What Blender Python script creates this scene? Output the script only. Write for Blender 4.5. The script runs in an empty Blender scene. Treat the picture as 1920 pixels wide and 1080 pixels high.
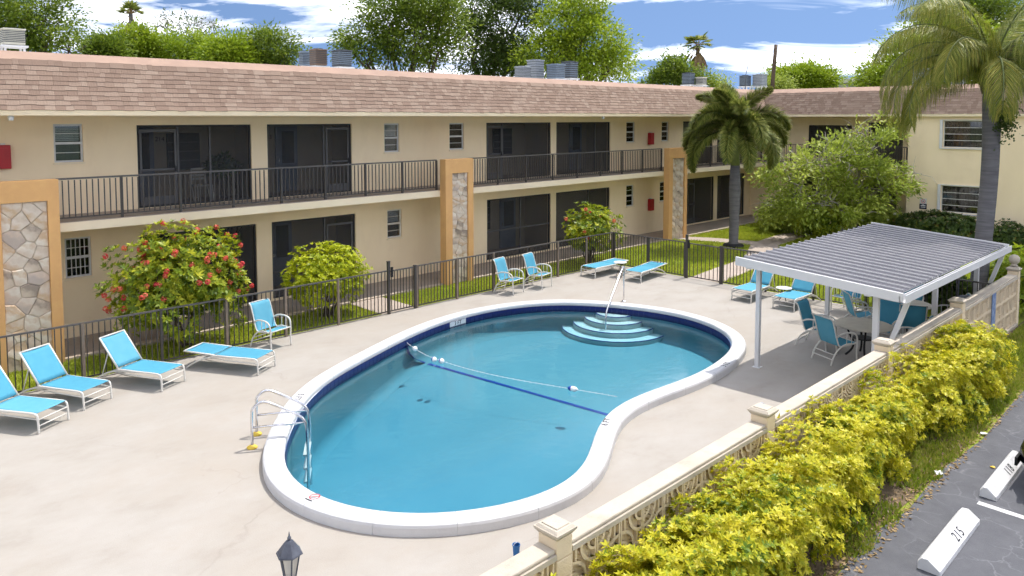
import bpy, bmesh, math, random
import numpy as np
from mathutils import Vector, Matrix
random.seed(7); rng = np.random.default_rng(7)
scene = bpy.context.scene
COL = scene.collection
R = math.radians

# ---------------------------------------------------------------- camera
CAM_H = 5.4; FPX = 1412.0; PITCH = R(3.7); AZ = R(45.6); HORIZON = 220.0
PPY = HORIZON + FPX * math.tan(PITCH)
cd = bpy.data.cameras.new('camera'); cam = bpy.data.objects.new('camera', cd); COL.objects.link(cam)
cam.location = (0, 0, CAM_H)
cam.rotation_euler = (math.pi/2 - PITCH, 0, AZ - math.pi/2)
cd.sensor_fit = 'HORIZONTAL'; cd.sensor_width = 36.0; cd.lens = FPX / 1920 * 36
cd.shift_y = -(540 - PPY) / 1920
cd.clip_start = 0.1; cd.clip_end = 3000
scene.camera = cam
# helpers that turn a measured picture point into a point on a real plane of the place
_fw = Vector((math.cos(AZ)*math.cos(PITCH), math.sin(AZ)*math.cos(PITCH), -math.sin(PITCH)))
_rt = Vector((math.sin(AZ), -math.cos(AZ), 0)); _up = _rt.cross(_fw); _C = Vector((0, 0, CAM_H))
def _ray(x, y): return _fw + _rt*((x-960)/FPX) - _up*((y-PPY)/FPX)
def G(x, y, z=0.0):
    r = _ray(x, y); return _C + r*((z-CAM_H)/r.z)
def onY(x, y, Y):
    r = _ray(x, y); return _C + r*(Y/r.y)
def onX(x, y, X):
    r = _ray(x, y); return _C + r*(X/r.x)
def deep(x, y, d): return _C + _ray(x, y)*d

# ---------------------------------------------------------------- sky, sun, exposure
SUNV = Vector((1.08, -0.10, 2.40)).normalized()
sun_el = math.asin(SUNV.z); sun_rot = math.atan2(SUNV.x, SUNV.y)
w = bpy.data.worlds.new('World'); scene.world = w; w.use_nodes = True
nt = w.node_tree; nt.nodes.clear()
def N(tree, typ, **kw):
    n = tree.nodes.new(typ)
    for k, v in kw.items():
        if k in n.inputs.keys(): n.inputs[k].default_value = v
        else: setattr(n, k, v)
    return n
out = N(nt, 'ShaderNodeOutputWorld'); bg = N(nt, 'ShaderNodeBackground'); bg.inputs['Strength'].default_value = 0.068
sky = N(nt, 'ShaderNodeTexSky'); sky.sky_type = 'NISHITA'; sky.sun_disc = False
sky.sun_elevation = sun_el; sky.sun_rotation = sun_rot; sky.altitude = 0; sky.air_density = 1.0; sky.dust_density = 0.1; sky.ozone_density = 2.5
tc = N(nt, 'ShaderNodeTexCoord')
mp = N(nt, 'ShaderNodeMapping'); mp.inputs['Scale'].default_value = (1.6, 1.6, 9.0); mp.inputs['Rotation'].default_value = (0.05, 0.10, 0.6); mp.inputs['Location'].default_value = (15, 1, 0)
nz = N(nt, 'ShaderNodeTexNoise'); nz.inputs['Scale'].default_value = 1.7; nz.inputs['Detail'].default_value = 7; nz.inputs['Roughness'].default_value = 0.58; nz.inputs['Distortion'].default_value = 0.6
cr = N(nt, 'ShaderNodeValToRGB'); cr.color_ramp.elements[0].position = 0.465; cr.color_ramp.elements[1].position = 0.90
cr.color_ramp.elements[0].color = (0, 0, 0, 1); cr.color_ramp.elements[1].color = (0.85, 0.85, 0.85, 1)
mx = N(nt, 'ShaderNodeMix'); mx.data_type = 'RGBA'
mx.inputs['B'].default_value = (64.0, 61.5, 58.5, 1)
L = nt.links.new
sz = N(nt, 'ShaderNodeSeparateXYZ'); zz_ = N(nt, 'ShaderNodeMath'); zz_.operation = 'MULTIPLY_ADD'; zz_.inputs[1].default_value = 0.75; zz_.inputs[2].default_value = 0.40; za = N(nt, 'ShaderNodeMath'); za.operation = 'ABSOLUTE'; cz_ = N(nt, 'ShaderNodeCombineXYZ')
L(tc.outputs['Generated'], sz.inputs[0]); L(sz.outputs['Z'], za.inputs[0]); L(za.outputs[0], zz_.inputs[0]); L(sz.outputs['X'], cz_.inputs['X']); L(sz.outputs['Y'], cz_.inputs['Y']); L(zz_.outputs[0], cz_.inputs['Z']); L(cz_.outputs[0], sky.inputs['Vector'])
L(tc.outputs['Generated'], mp.inputs['Vector']); L(mp.outputs['Vector'], nz.inputs['Vector']); L(nz.outputs['Fac'], cr.inputs['Fac'])
L(cr.outputs['Color'], mx.inputs['Factor']); L(sky.outputs['Color'], mx.inputs['A']); L(mx.outputs['Result'], bg.inputs['Color']); L(bg.outputs['Background'], out.inputs['Surface'])
sd = bpy.data.lights.new('sun', 'SUN'); sd.energy = 2.0; sd.angle = R(0.5); sd.color = (1.0, 0.95, 0.88)
sun = bpy.data.objects.new('sun', sd); COL.objects.link(sun); sun.location = (10, 0, 30)
sun.rotation_euler = (-SUNV).to_track_quat('-Z', 'Y').to_euler()
scene.view_settings.view_transform = 'Standard'; scene.view_settings.look = 'None'
scene.view_settings.gamma = 1.0; scene.view_settings.exposure = 1.28; scene.view_settings.use_curve_mapping = False
scene.cycles.max_bounces = 5; scene.cycles.diffuse_bounces = 4; scene.cycles.glossy_bounces = 2; scene.cycles.transmission_bounces = 2; scene.cycles.volume_bounces = 0; scene.cycles.transparent_max_bounces = 8; scene.cycles.use_light_tree = False; scene.cycles.adaptive_threshold = 0.04; scene.cycles.caustics_reflective = False; scene.cycles.caustics_refractive = False

# ---------------------------------------------------------------- materials
MATS = {}
def newmat(name):
    m = bpy.data.materials.new(name); m.use_nodes = True; t = m.node_tree; t.nodes.clear()
    o = N(t, 'ShaderNodeOutputMaterial'); MATS[name] = m
    return m, t, o
def ramp(t, stops):
    r = N(t, 'ShaderNodeValToRGB'); e = r.color_ramp.elements
    while len(e) < len(stops): e.new(0.5)
    for i, (p, c) in enumerate(stops): e[i].position = p; e[i].color = (*c, 1)
    return r
def surf(name, c1, c2=None, scale=3.0, rough=0.7, bump=0.0, bscale=60.0, metal=0.0, spec=0.3, detail=4, stretch=(1, 1, 1), c3=None, blotch=None, lo=0.35, hi=0.68):
    """noise-mottled surface: c1..c2 by large noise, fine bump, optional blotches of c3"""
    m, t, o = newmat(name); b = N(t, 'ShaderNodeBsdfPrincipled'); l = t.links.new
    b.inputs['Roughness'].default_value = rough; b.inputs['Metallic'].default_value = metal; b.inputs['Specular IOR Level'].default_value = spec
    if c2 is None: c2 = tuple(v*0.88 for v in c1)
    tcn = N(t, 'ShaderNodeTexCoord'); mpn = N(t, 'ShaderNodeMapping'); mpn.inputs['Scale'].default_value = stretch
    l(tcn.outputs['Object'], mpn.inputs['Vector'])
    n1 = N(t, 'ShaderNodeTexNoise'); n1.inputs['Scale'].default_value = scale; n1.inputs['Detail'].default_value = detail; n1.inputs['Roughness'].default_value = 0.62
    l(mpn.outputs['Vector'], n1.inputs['Vector'])
    r1 = ramp(t, [(lo, c1), (hi, c2)]); l(n1.outputs['Fac'], r1.inputs['Fac']); col = r1.outputs['Color']
    if c3 is not None:
        n2 = N(t, 'ShaderNodeTexNoise'); n2.inputs['Scale'].default_value = blotch or scale*0.3; n2.inputs['Detail'].default_value = 8; n2.inputs['Roughness'].default_value = 0.7
        l(mpn.outputs['Vector'], n2.inputs['Vector'])
        r2 = ramp(t, [(0.52, (0, 0, 0)), (0.72, (1, 1, 1))]); l(n2.outputs['Fac'], r2.inputs['Fac'])
        x = N(t, 'ShaderNodeMix'); x.data_type = 'RGBA'; l(r2.outputs['Color'], x.inputs['Factor']); l(col, x.inputs['A']); x.inputs['B'].default_value = (*c3, 1); col = x.outputs['Result']
    l(col, b.inputs['Base Color'])
    if bump:
        n3 = N(t, 'ShaderNodeTexNoise'); n3.inputs['Scale'].default_value = bscale; n3.inputs['Detail'].default_value = 4
        l(tcn.outputs['Object'], n3.inputs['Vector'])
        bp = N(t, 'ShaderNodeBump'); bp.inputs['Strength'].default_value = bump; bp.inputs['Distance'].default_value = 0.02
        l(n3.outputs['Fac'], bp.inputs['Height']); l(bp.outputs['Normal'], b.inputs['Normal'])
    l(b.outputs['BSDF'], o.inputs['Surface']); return m
def leafmat(name, stops, trans=0.35, rough=0.45):
    """leaf colour from a per-leaf random number stored on the mesh"""
    m, t, o = newmat(name); l = t.links.new
    a = N(t, 'ShaderNodeAttribute'); a.attribute_name = 'rnd'
    r = ramp(t, stops); l(a.outputs['Fac'], r.inputs['Fac'])
    b = N(t, 'ShaderNodeBsdfPrincipled'); b.inputs['Roughness'].default_value = rough; b.inputs['Specular IOR Level'].default_value = 0.35
    tr = N(t, 'ShaderNodeBsdfTranslucent'); ms = N(t, 'ShaderNodeMixShader'); ms.inputs[0].default_value = trans
    l(r.outputs['Color'], b.inputs['Base Color']); l(r.outputs['Color'], tr.inputs['Color'])
    l(b.outputs['BSDF'], ms.inputs[1]); l(tr.outputs['BSDF'], ms.inputs[2]); l(ms.outputs[0], o.inputs['Surface']); return m
def pieces_mat(name, stops, island=False, rough=0.85, nscale=30, namt=0.35, bump=0.4):
    """each separate piece takes its own tone from the ramp, plus fine grain"""
    m, t, o = newmat(name); l = t.links.new; b = N(t, 'ShaderNodeBsdfPrincipled'); b.inputs['Roughness'].default_value = rough; b.inputs['Specular IOR Level'].default_value = 0.2
    if island: src = N(t, 'ShaderNodeNewGeometry').outputs['Random Per Island']
    else: src = N(t, 'ShaderNodeObjectInfo').outputs['Random']
    tcn = N(t, 'ShaderNodeTexCoord'); n1 = N(t, 'ShaderNodeTexNoise'); n1.inputs['Scale'].default_value = nscale; n1.inputs['Detail'].default_value = 5
    l(tcn.outputs['Object'], n1.inputs['Vector'])
    ma = N(t, 'ShaderNodeMath'); ma.operation = 'MULTIPLY_ADD'; ma.inputs[1].default_value = namt; l(n1.outputs['Fac'], ma.inputs[0])
    sb = N(t, 'ShaderNodeMath'); sb.operation = 'SUBTRACT'; sb.inputs[1].default_value = namt/2; l(src, sb.inputs[0]); l(sb.outputs[0], ma.inputs[2])
    r = ramp(t, stops); l(ma.outputs[0], r.inputs['Fac']); l(r.outputs['Color'], b.inputs['Base Color'])
    if bump:
        bp = N(t, 'ShaderNodeBump'); bp.inputs['Strength'].default_value = bump; bp.inputs['Distance'].default_value = 0.02; l(n1.outputs['Fac'], bp.inputs['Height']); l(bp.outputs['Normal'], b.inputs['Normal'])
    l(b.outputs['BSDF'], o.inputs['Surface']); return m

M = MATS
surf('stucco', (0.92, 0.76, 0.53), (0.86, 0.70, 0.48), 0.7, 0.9, 0.4, 70, c3=(0.84, 0.68, 0.47), blotch=1.3, stretch=(1, 1, .4))
surf('stucco_white', (0.86, 0.73, 0.53), (0.81, 0.68, 0.49), 1.2, 0.85, 0.2, 60)
surf('pillar_paint', (0.68, 0.39, 0.16), (0.62, 0.35, 0.145), 1.5, 0.8, 0.2, 80, c3=(0.70, 0.42, 0.17), blotch=2)
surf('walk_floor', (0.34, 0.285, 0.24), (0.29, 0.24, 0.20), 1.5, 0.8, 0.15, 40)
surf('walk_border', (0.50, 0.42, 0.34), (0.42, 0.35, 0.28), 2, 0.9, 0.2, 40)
surf('path', (0.440, 0.370, 0.317), (0.370, 0.308, 0.264), 1.3, 0.9, 0.2, 50)
surf('rail_metal', (0.055, 0.048, 0.044), (0.045, 0.04, 0.037), 4, 0.45, spec=0.5)
surf('rail_top', (0.10, 0.09, 0.085), (0.085, 0.078, 0.072), 4, 0.4, spec=0.5)
surf('fence_post_tan', (0.24, 0.19, 0.145), (0.19, 0.15, 0.115), 4, 0.55)
surf('white_paint', (0.662, 0.662, 0.662), (0.613, 0.613, 0.621), 2, 0.5, 0.05, 40)
surf('coping_paint', (0.582, 0.582, 0.590), (0.535, 0.535, 0.551), 1.2, 0.55, 0.12, 45, c3=(0.496, 0.496, 0.503), blotch=2.2)
surf('frame_white', (0.667, 0.650, 0.598), (0.616, 0.598, 0.556), 5, 0.4, spec=0.5)
surf('window_frame', (0.62, 0.63, 0.64), (0.55, 0.56, 0.57), 5, 0.4, spec=0.5)
surf('dark_frame', (0.035, 0.037, 0.042), (0.03, 0.03, 0.035), 4, 0.5)
surf('bronze_frame', (0.10, 0.10, 0.105), (0.08, 0.08, 0.085), 4, 0.45)
surf('interior_dark', (0.025, 0.027, 0.03), (0.018, 0.02, 0.022), 2, 0.8)
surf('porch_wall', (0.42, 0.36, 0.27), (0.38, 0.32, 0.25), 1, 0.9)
surf('door_blue', (0.20, 0.24, 0.30), (0.17, 0.20, 0.26), 2, 0.6)
surf('blind', (0.82, 0.83, 0.83), (0.72, 0.74, 0.75), 3, 0.7)
surf('curtain_brown', (0.16, 0.125, 0.10), (0.10, 0.08, 0.065), 26, 0.9, stretch=(1, 1, 0.06))
surf('fire_red', (0.42, 0.015, 0.02), (0.34, 0.012, 0.016), 4, 0.4, spec=0.5)
surf('ridge_membrane', (0.36, 0.245, 0.185), (0.31, 0.21, 0.16), 1.5, 0.85, 0.3, 50)
surf('flat_roof', (0.62, 0.60, 0.57), (0.5, 0.48, 0.46), 1.0, 0.9, 0.2, 30)
surf('roof_felt', (0.162, 0.114, 0.095), (0.133, 0.095, 0.076), 3, 0.9)
surf('sling_plain', (0.054, 0.378, 0.540), (0.045, 0.333, 0.495), 5, 0.6, 0.25, 260, spec=0.3)
surf('black_strap', (0.015, 0.015, 0.018), None, 4, 0.6)
surf('steel', (0.72, 0.72, 0.74), (0.66, 0.66, 0.68), 3, 0.16, metal=1.0, spec=0.5)
surf('flange_yellow', (0.72, 0.50, 0.07), (0.62, 0.42, 0.06), 6, 0.5)
surf('plaster', (0.151, 0.331, 0.379), (0.135, 0.309, 0.361), 0.9, 0.8)
surf('step_plaster', (0.52, 0.66, 0.66), (0.47, 0.61, 0.62), 2.0, 0.8)
surf('tile_navy', (0.008, 0.014, 0.12), (0.014, 0.02, 0.09), 9, 0.3, spec=0.3)
surf('tile_white', (0.62, 0.63, 0.66), None, 4, 0.3)
surf('grout', (0.06, 0.08, 0.16), None, 10, 0.8)
surf('grout_calcium', (0.62, 0.58, 0.42), (0.45, 0.44, 0.36), 7, 0.8)
surf('line_blue', (0.013, 0.048, 0.256), (0.016, 0.064, 0.320), 6, 0.5)
surf('float_white', (0.85, 0.85, 0.85), None, 5, 0.35)
surf('float_blue', (0.03, 0.09, 0.42), None, 5, 0.35)
surf('ink_black', (0.015, 0.015, 0.02), None, 8, 0.6)
surf('ink_red', (0.55, 0.10, 0.12), None, 8, 0.6)
surf('ink_navy', (0.012, 0.014, 0.045), None, 8, 0.6)
surf('cast_stone', (0.80, 0.66, 0.47), (0.72, 0.58, 0.40), 2.2, 0.9, 0.35, 70, c3=(0.84, 0.73, 0.57), blotch=1.2)
surf('cap_stone', (0.524, 0.466, 0.385), (0.466, 0.407, 0.330), 2.0, 0.85, 0.25, 60, c3=(0.397, 0.347, 0.288), blotch=2.8)
surf('mural_blue', (0.10, 0.16, 0.34), (0.30, 0.38, 0.52), 9, 0.8)
surf('pan_grey', (0.109, 0.107, 0.128), (0.091, 0.090, 0.107), 1.2, 0.45, stretch=(1, .3, 1), c3=(0.077, 0.077, 0.091), blotch=0.9)
surf('rib_light', (0.418, 0.406, 0.406), (0.348, 0.342, 0.348), 3, 0.45)
surf('table_top', (0.550, 0.506, 0.418), (0.484, 0.440, 0.363), 5, 0.6)
surf('black_iron', (0.018, 0.018, 0.02), None, 4, 0.5)
surf('lamp_black', (0.06, 0.065, 0.085), (0.11, 0.12, 0.15), 8, 0.55)
surf('slate_plastic', (0.055, 0.065, 0.09), (0.045, 0.055, 0.075), 3, 0.6)
surf('car_paint', (0.006, 0.007, 0.014), None, 2, 0.12, spec=0.7)
surf('rubber', (0.012, 0.012, 0.013), None, 6, 0.8)
surf('car_glass', (0.01, 0.012, 0.014), None, 4, 0.05, spec=0.6)
surf('chrome', (0.6, 0.6, 0.62), None, 4, 0.15, metal=1.0)
surf('road_paint', (0.632, 0.632, 0.632), (0.535, 0.535, 0.535), 7, 0.7, c3=(0.365, 0.365, 0.373), blotch=9)
surf('stop_paint', (0.650, 0.650, 0.657), (0.602, 0.602, 0.617), 3, 0.6, 0.15, 40, c3=(0.459, 0.452, 0.444), blotch=4)
surf('ac_grey', (0.34, 0.37, 0.40), (0.29, 0.32, 0.35), 4, 0.5)
surf('ac_blue', (0.20, 0.26, 0.33), (0.17, 0.22, 0.28), 4, 0.5)
surf('ac_dark', (0.075, 0.085, 0.10), (0.06, 0.07, 0.08), 4, 0.5)
surf('ac_brown', (0.22, 0.15, 0.11), (0.17, 0.12, 0.09), 6, 0.6)
surf('ac_beige', (0.62, 0.60, 0.50), (0.54, 0.52, 0.44), 4, 0.6)
surf('bark_grey', (0.20, 0.185, 0.18), (0.13, 0.12, 0.115), 3.0, 0.95, 0.7, 14, stretch=(1, 1, 3))
surf('bark_palm', (0.17, 0.165, 0.17), (0.11, 0.105, 0.11), 2.5, 0.95, 0.8, 9, stretch=(.6, .6, 6))
surf('bark_brown', (0.13, 0.10, 0.075), (0.08, 0.062, 0.05), 3, 0.95, 0.6, 16, stretch=(1, 1, .35))
surf('twig_pale', (0.40, 0.36, 0.33), (0.28, 0.25, 0.23), 6, 0.9)
surf('dead_frond', (0.30, 0.20, 0.10), (0.22, 0.14, 0.07), 6, 0.9)
surf('pole_wood', (0.12, 0.085, 0.065), (0.085, 0.06, 0.045), 4, 0.9, stretch=(1, 1, .2))
surf('soil', (0.16, 0.115, 0.075), (0.09, 0.07, 0.045), 6, 1.0, 0.6, 40, c3=(0.24, 0.18, 0.12), blotch=4)
surf('far_wall', (0.42, 0.42, 0.42), (0.36, 0.36, 0.36), 1, 0.9)
surf('plastic_blue', (0.03, 0.14, 0.36), None, 4, 0.4)
surf('plastic_grey', (0.38, 0.40, 0.45), (0.3, 0.31, 0.36), 9, 0.5)
surf('litter_white', (0.75, 0.75, 0.75), (0.6, 0.6, 0.6), 10, 0.7)
surf('lawn_base', (0.27, 0.32, 0.035), (0.21, 0.26, 0.03), 2.2, 0.95, 0.8, 70, c3=(0.25, 0.26, 0.045), blotch=0.8)
surf('ground_far', (0.10, 0.14, 0.05), (0.14, 0.14, 0.08), 0.05, 0.95)
pieces_mat('stone', [(0.0, (0.32, 0.26, 0.21)), (0.12, (0.54, 0.44, 0.34)), (0.32, (0.66, 0.57, 0.47)), (0.5, (0.55, 0.39, 0.25)), (0.68, (0.70, 0.63, 0.53)), (0.85, (0.60, 0.48, 0.38)), (1.0, (0.48, 0.40, 0.34))], rough=0.9, nscale=4.0, namt=0.9, bump=1.0)
pieces_mat('sling_blue', [(0.0, (0.065, 0.27, 0.40)), (0.5, (0.08, 0.32, 0.45)), (1.0, (0.12, 0.36, 0.48))], rough=0.7, nscale=6, namt=0.6, bump=0.1)
SH = [(0.0, (0.235, 0.163, 0.125)), (0.35, (0.262, 0.185, 0.142)), (0.6, (0.283, 0.203, 0.156)), (0.85, (0.312, 0.230, 0.178)), (1.0, (0.335, 0.252, 0.196))]
pieces_mat('shingle', SH, False, 0.95, 40, 0.3, 0.5); pieces_mat('shingle_far', SH, True, 0.95, 40, 0.3, 0.5)

def special_mats():
    # weathered pool deck: pale concrete with stains, patches and hairline cracks
    m, t, o = newmat('deck'); l = t.links.new; b = N(t, 'ShaderNodeBsdfPrincipled'); b.inputs['Roughness'].default_value = 0.85; b.inputs['Specular IOR Level'].default_value = 0.25
    tcn = N(t, 'ShaderNodeTexCoord'); P = tcn.outputs['Object']
    mpn = N(t, 'ShaderNodeMapping'); mpn.inputs['Scale'].default_value = (0.85, 1.3, 1); mpn.inputs['Rotation'].default_value = (0, 0, 0.7); l(P, mpn.inputs['Vector'])
    n1 = N(t, 'ShaderNodeTexNoise'); n1.inputs['Scale'].default_value = 0.9; n1.inputs['Detail'].default_value = 9; n1.inputs['Roughness'].default_value = 0.66; l(mpn.outputs['Vector'], n1.inputs['Vector'])
    r1 = ramp(t, [(0.28, (0.302, 0.272, 0.239)), (0.45, (0.348, 0.321, 0.288)), (0.62, (0.372, 0.346, 0.316)), (0.75, (0.356, 0.324, 0.286))]); l(n1.outputs['Fac'], r1.inputs['Fac'])
    n2 = N(t, 'ShaderNodeTexNoise'); n2.inputs['Scale'].default_value = 0.28; n2.inputs['Detail'].default_value = 8; n2.inputs['Roughness'].default_value = 0.7; l(P, n2.inputs['Vector'])
    r2 = ramp(t, [(0.46, (0, 0, 0)), (0.66, (0.75, 0.75, 0.75))]); l(n2.outputs['Fac'], r2.inputs['Fac'])
    x = N(t, 'ShaderNodeMix'); x.data_type = 'RGBA'; l(r2.outputs['Color'], x.inputs['Factor']); l(r1.outputs['Color'], x.inputs['A']); x.inputs['B'].default_value = (0.345, 0.305, 0.26, 1)
    # cracks
    nd = N(t, 'ShaderNodeTexNoise'); nd.inputs['Scale'].default_value = 1.4; nd.inputs['Detail'].default_value = 6; l(P, nd.inputs['Vector'])
    va = N(t, 'ShaderNodeVectorMath'); va.operation = 'MULTIPLY_ADD'; va.inputs[1].default_value = (0.9, 0.9, 0); l(nd.outputs['Color'], va.inputs[0]); l(P, va.inputs[2])
    vo = N(t, 'ShaderNodeTexVoronoi'); vo.feature = 'DISTANCE_TO_EDGE'; vo.inputs['Scale'].default_value = 0.26; l(va.outputs[0], vo.inputs['Vector'])
    rc = ramp(t, [(0.0, (0.8, 0.8, 0.8)), (0.0009, (0.4, 0.4, 0.4)), (0.0019, (0, 0, 0))]); l(vo.outputs['Distance'], rc.inputs['Fac'])
    n4 = N(t, 'ShaderNodeTexNoise'); n4.inputs['Scale'].default_value = 0.5; n4.inputs['Detail'].default_value = 3; l(P, n4.inputs['Vector'])
    r4 = ramp(t, [(0.50, (0, 0, 0)), (0.64, (0.5, 0.5, 0.5))]); l(n4.outputs['Fac'], r4.inputs['Fac'])
    mm = N(t, 'ShaderNodeMath'); mm.operation = 'MULTIPLY'; l(rc.outputs['Color'], mm.inputs[0]); l(r4.outputs['Color'], mm.inputs[1])
    y = N(t, 'ShaderNodeMix'); y.data_type = 'RGBA'; l(mm.outputs[0], y.inputs['Factor']); l(x.outputs['Result'], y.inputs['A']); y.inputs['B'].default_value = (0.21, 0.18, 0.155, 1)
    # small dark specks
    n5 = N(t, 'ShaderNodeTexNoise'); n5.inputs['Scale'].default_value = 9; n5.inputs['Detail'].default_value = 2; l(P, n5.inputs['Vector'])
    r5 = ramp(t, [(0.74, (0, 0, 0)), (0.80, (0.35, 0.35, 0.35))]); l(n5.outputs['Fac'], r5.inputs['Fac'])
    z = N(t, 'ShaderNodeMix'); z.data_type = 'RGBA'; l(r5.outputs['Color'], z.inputs['Factor']); l(y.outputs['Result'], z.inputs['A']); z.inputs['B'].default_value = (0.29, 0.25, 0.22, 1)
    l(z.outputs['Result'], b.inputs['Base Color'])
    n3 = N(t, 'ShaderNodeTexNoise'); n3.inputs['Scale'].default_value = 55; n3.inputs['Detail'].default_value = 4; l(P, n3.inputs['Vector'])
    bp = N(t, 'ShaderNodeBump'); bp.inputs['Strength'].default_value = 0.25; bp.inputs['Distance'].default_value = 0.01; l(n3.outputs['Fac'], bp.inputs['Height']); l(bp.outputs['Normal'], b.inputs['Normal'])
    l(b.outputs['BSDF'], o.inputs['Surface'])
    # asphalt with pale crack network
    m, t, o = newmat('asphalt'); l = t.links.new; b = N(t, 'ShaderNodeBsdfPrincipled'); b.inputs['Roughness'].default_value = 0.8; b.inputs['Specular IOR Level'].default_value = 0.3
    tcn = N(t, 'ShaderNodeTexCoord'); P = tcn.outputs['Object']
    n1 = N(t, 'ShaderNodeTexNoise'); n1.inputs['Scale'].default_value = 2.2; n1.inputs['Detail'].default_value = 9; n1.inputs['Roughness'].default_value = 0.7; l(P, n1.inputs['Vector'])
    r1 = ramp(t, [(0.35, (0.085, 0.087, 0.099)), (0.65, (0.112, 0.114, 0.127))]); l(n1.outputs['Fac'], r1.inputs['Fac'])
    nd = N(t, 'ShaderNodeTexNoise'); nd.inputs['Scale'].default_value = 3.0; nd.inputs['Detail'].default_value = 6; l(P, nd.inputs['Vector'])
    va = N(t, 'ShaderNodeVectorMath'); va.operation = 'MULTIPLY_ADD'; va.inputs[1].default_value = (0.5, 0.5, 0); l(nd.outputs['Color'], va.inputs[0]); l(P, va.inputs[2])
    vo = N(t, 'ShaderNodeTexVoronoi'); vo.feature = 'DISTANCE_TO_EDGE'; vo.inputs['Scale'].default_value = 2.0; l(va.outputs[0], vo.inputs['Vector'])
    rc = ramp(t, [(0.0, (0.5, 0.5, 0.5)), (0.012, (0.2, 0.2, 0.2)), (0.035, (0, 0, 0))]); l(vo.outputs['Distance'], rc.inputs['Fac'])
    n4 = N(t, 'ShaderNodeTexNoise'); n4.inputs['Scale'].default_value = 1.3; n4.inputs['Detail'].default_value = 4; l(P, n4.inputs['Vector'])
    r4 = ramp(t, [(0.42, (0, 0, 0)), (0.62, (1, 1, 1))]); l(n4.outputs['Fac'], r4.inputs['Fac'])
    mm = N(t, 'ShaderNodeMath'); mm.operation = 'MULTIPLY'; l(rc.outputs['Color'], mm.inputs[0]); l(r4.outputs['Color'], mm.inputs[1])
    y = N(t, 'ShaderNodeMix'); y.data_type = 'RGBA'; l(mm.outputs[0], y.inputs['Factor']); l(r1.outputs['Color'], y.inputs['A']); y.inputs['B'].default_value = (0.24, 0.24, 0.26, 1)
    l(y.outputs['Result'], b.inputs['Base Color'])
    n3 = N(t, 'ShaderNodeTexNoise'); n3.inputs['Scale'].default_value = 120; l(P, n3.inputs['Vector'])
    bp = N(t, 'ShaderNodeBump'); bp.inputs['Strength'].default_value = 0.4; bp.inputs['Distance'].default_value = 0.01; l(n3.outputs['Fac'], bp.inputs['Height']); l(bp.outputs['Normal'], b.inputs['Normal'])
    l(b.outputs['BSDF'], o.inputs['Surface'])
    # water: clear, faintly rippled, tinted with depth
    m, t, o = newmat('water'); l = t.links.new
    tr = N(t, 'ShaderNodeBsdfTransparent'); tr.inputs['Color'].default_value = (0.90, 0.98, 1.0, 1)
    gl = N(t, 'ShaderNodeBsdfGlossy'); gl.inputs['Roughness'].default_value = 0.09
    fr = N(t, 'ShaderNodeFresnel'); fr.inputs['IOR'].default_value = 1.33
    n3 = N(t, 'ShaderNodeTexNoise'); n3.inputs['Scale'].default_value = 3.5; n3.inputs['Detail'].default_value = 3; tcn = N(t, 'ShaderNodeTexCoord'); l(tcn.outputs['Object'], n3.inputs['Vector'])
    bp = N(t, 'ShaderNodeBump'); bp.inputs['Strength'].default_value = 0.16; bp.inputs['Distance'].default_value = 0.03; l(n3.outputs['Fac'], bp.inputs['Height']); l(bp.outputs['Normal'], gl.inputs['Normal']); l(bp.outputs['Normal'], fr.inputs['Normal'])
    ms = N(t, 'ShaderNodeMixShader'); l(fr.outputs[0], ms.inputs[0]); l(tr.outputs[0], ms.inputs[1]); l(gl.outputs[0], ms.inputs[2]); l(ms.outputs[0], o.inputs['Surface'])
    ab = N(t, 'ShaderNodeVolumeAbsorption'); ab.inputs['Color'].default_value = (0.30, 0.80, 0.97, 1); ab.inputs['Density'].default_value = 0.33; l(ab.outputs[0], o.inputs['Volume'])
    # insect screen: fine dark mesh that half hides the porch
    m, t, o = newmat('screen'); l = t.links.new
    tr = N(t, 'ShaderNodeBsdfTransparent'); df = N(t, 'ShaderNodeBsdfDiffuse'); df.inputs['Color'].default_value = (0.065, 0.067, 0.073, 1)
    ms = N(t, 'ShaderNodeMixShader'); ms.inputs[0].default_value = 0.52; l(tr.outputs[0], ms.inputs[1]); l(df.outputs[0], ms.inputs[2]); l(ms.outputs[0], o.inputs['Surface'])
    # window glass
    m, t, o = newmat('glass'); l = t.links.new
    tr = N(t, 'ShaderNodeBsdfTransparent'); tr.inputs['Color'].default_value = (0.80, 0.84, 0.86, 1); gl = N(t, 'ShaderNodeBsdfGlossy'); gl.inputs['Roughness'].default_value = 0.02
    fr = N(t, 'ShaderNodeFresnel'); fr.inputs['IOR'].default_value = 1.6
    ms = N(t, 'ShaderNodeMixShader'); l(fr.outputs[0], ms.inputs[0]); l(tr.outputs[0], ms.inputs[1]); l(gl.outputs[0], ms.inputs[2]); l(ms.outputs[0], o.inputs['Surface'])
    m, t, o = newmat('lamp_glass'); l = t.links.new
    tr = N(t, 'ShaderNodeBsdfTransparent'); df = N(t, 'ShaderNodeBsdfPrincipled'); df.inputs['Base Color'].default_value = (0.62, 0.60, 0.54, 1); df.inputs['Roughness'].default_value = 0.15
    ms = N(t, 'ShaderNodeMixShader'); ms.inputs[0].default_value = 0.6; l(tr.outputs[0], ms.inputs[1]); l(df.outputs[0], ms.inputs[2]); l(ms.outputs[0], o.inputs['Surface'])
special_mats()
leafmat('leaf_tree', [(0, (0.075, 0.125, 0.016)), (0.5, (0.16, 0.235, 0.025)), (1, (0.30, 0.36, 0.04))], .4)
leafmat('leaf_dark', [(0, (0.05, 0.085, 0.018)), (0.6, (0.10, 0.155, 0.028)), (1, (0.18, 0.24, 0.04))], .4)
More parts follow.
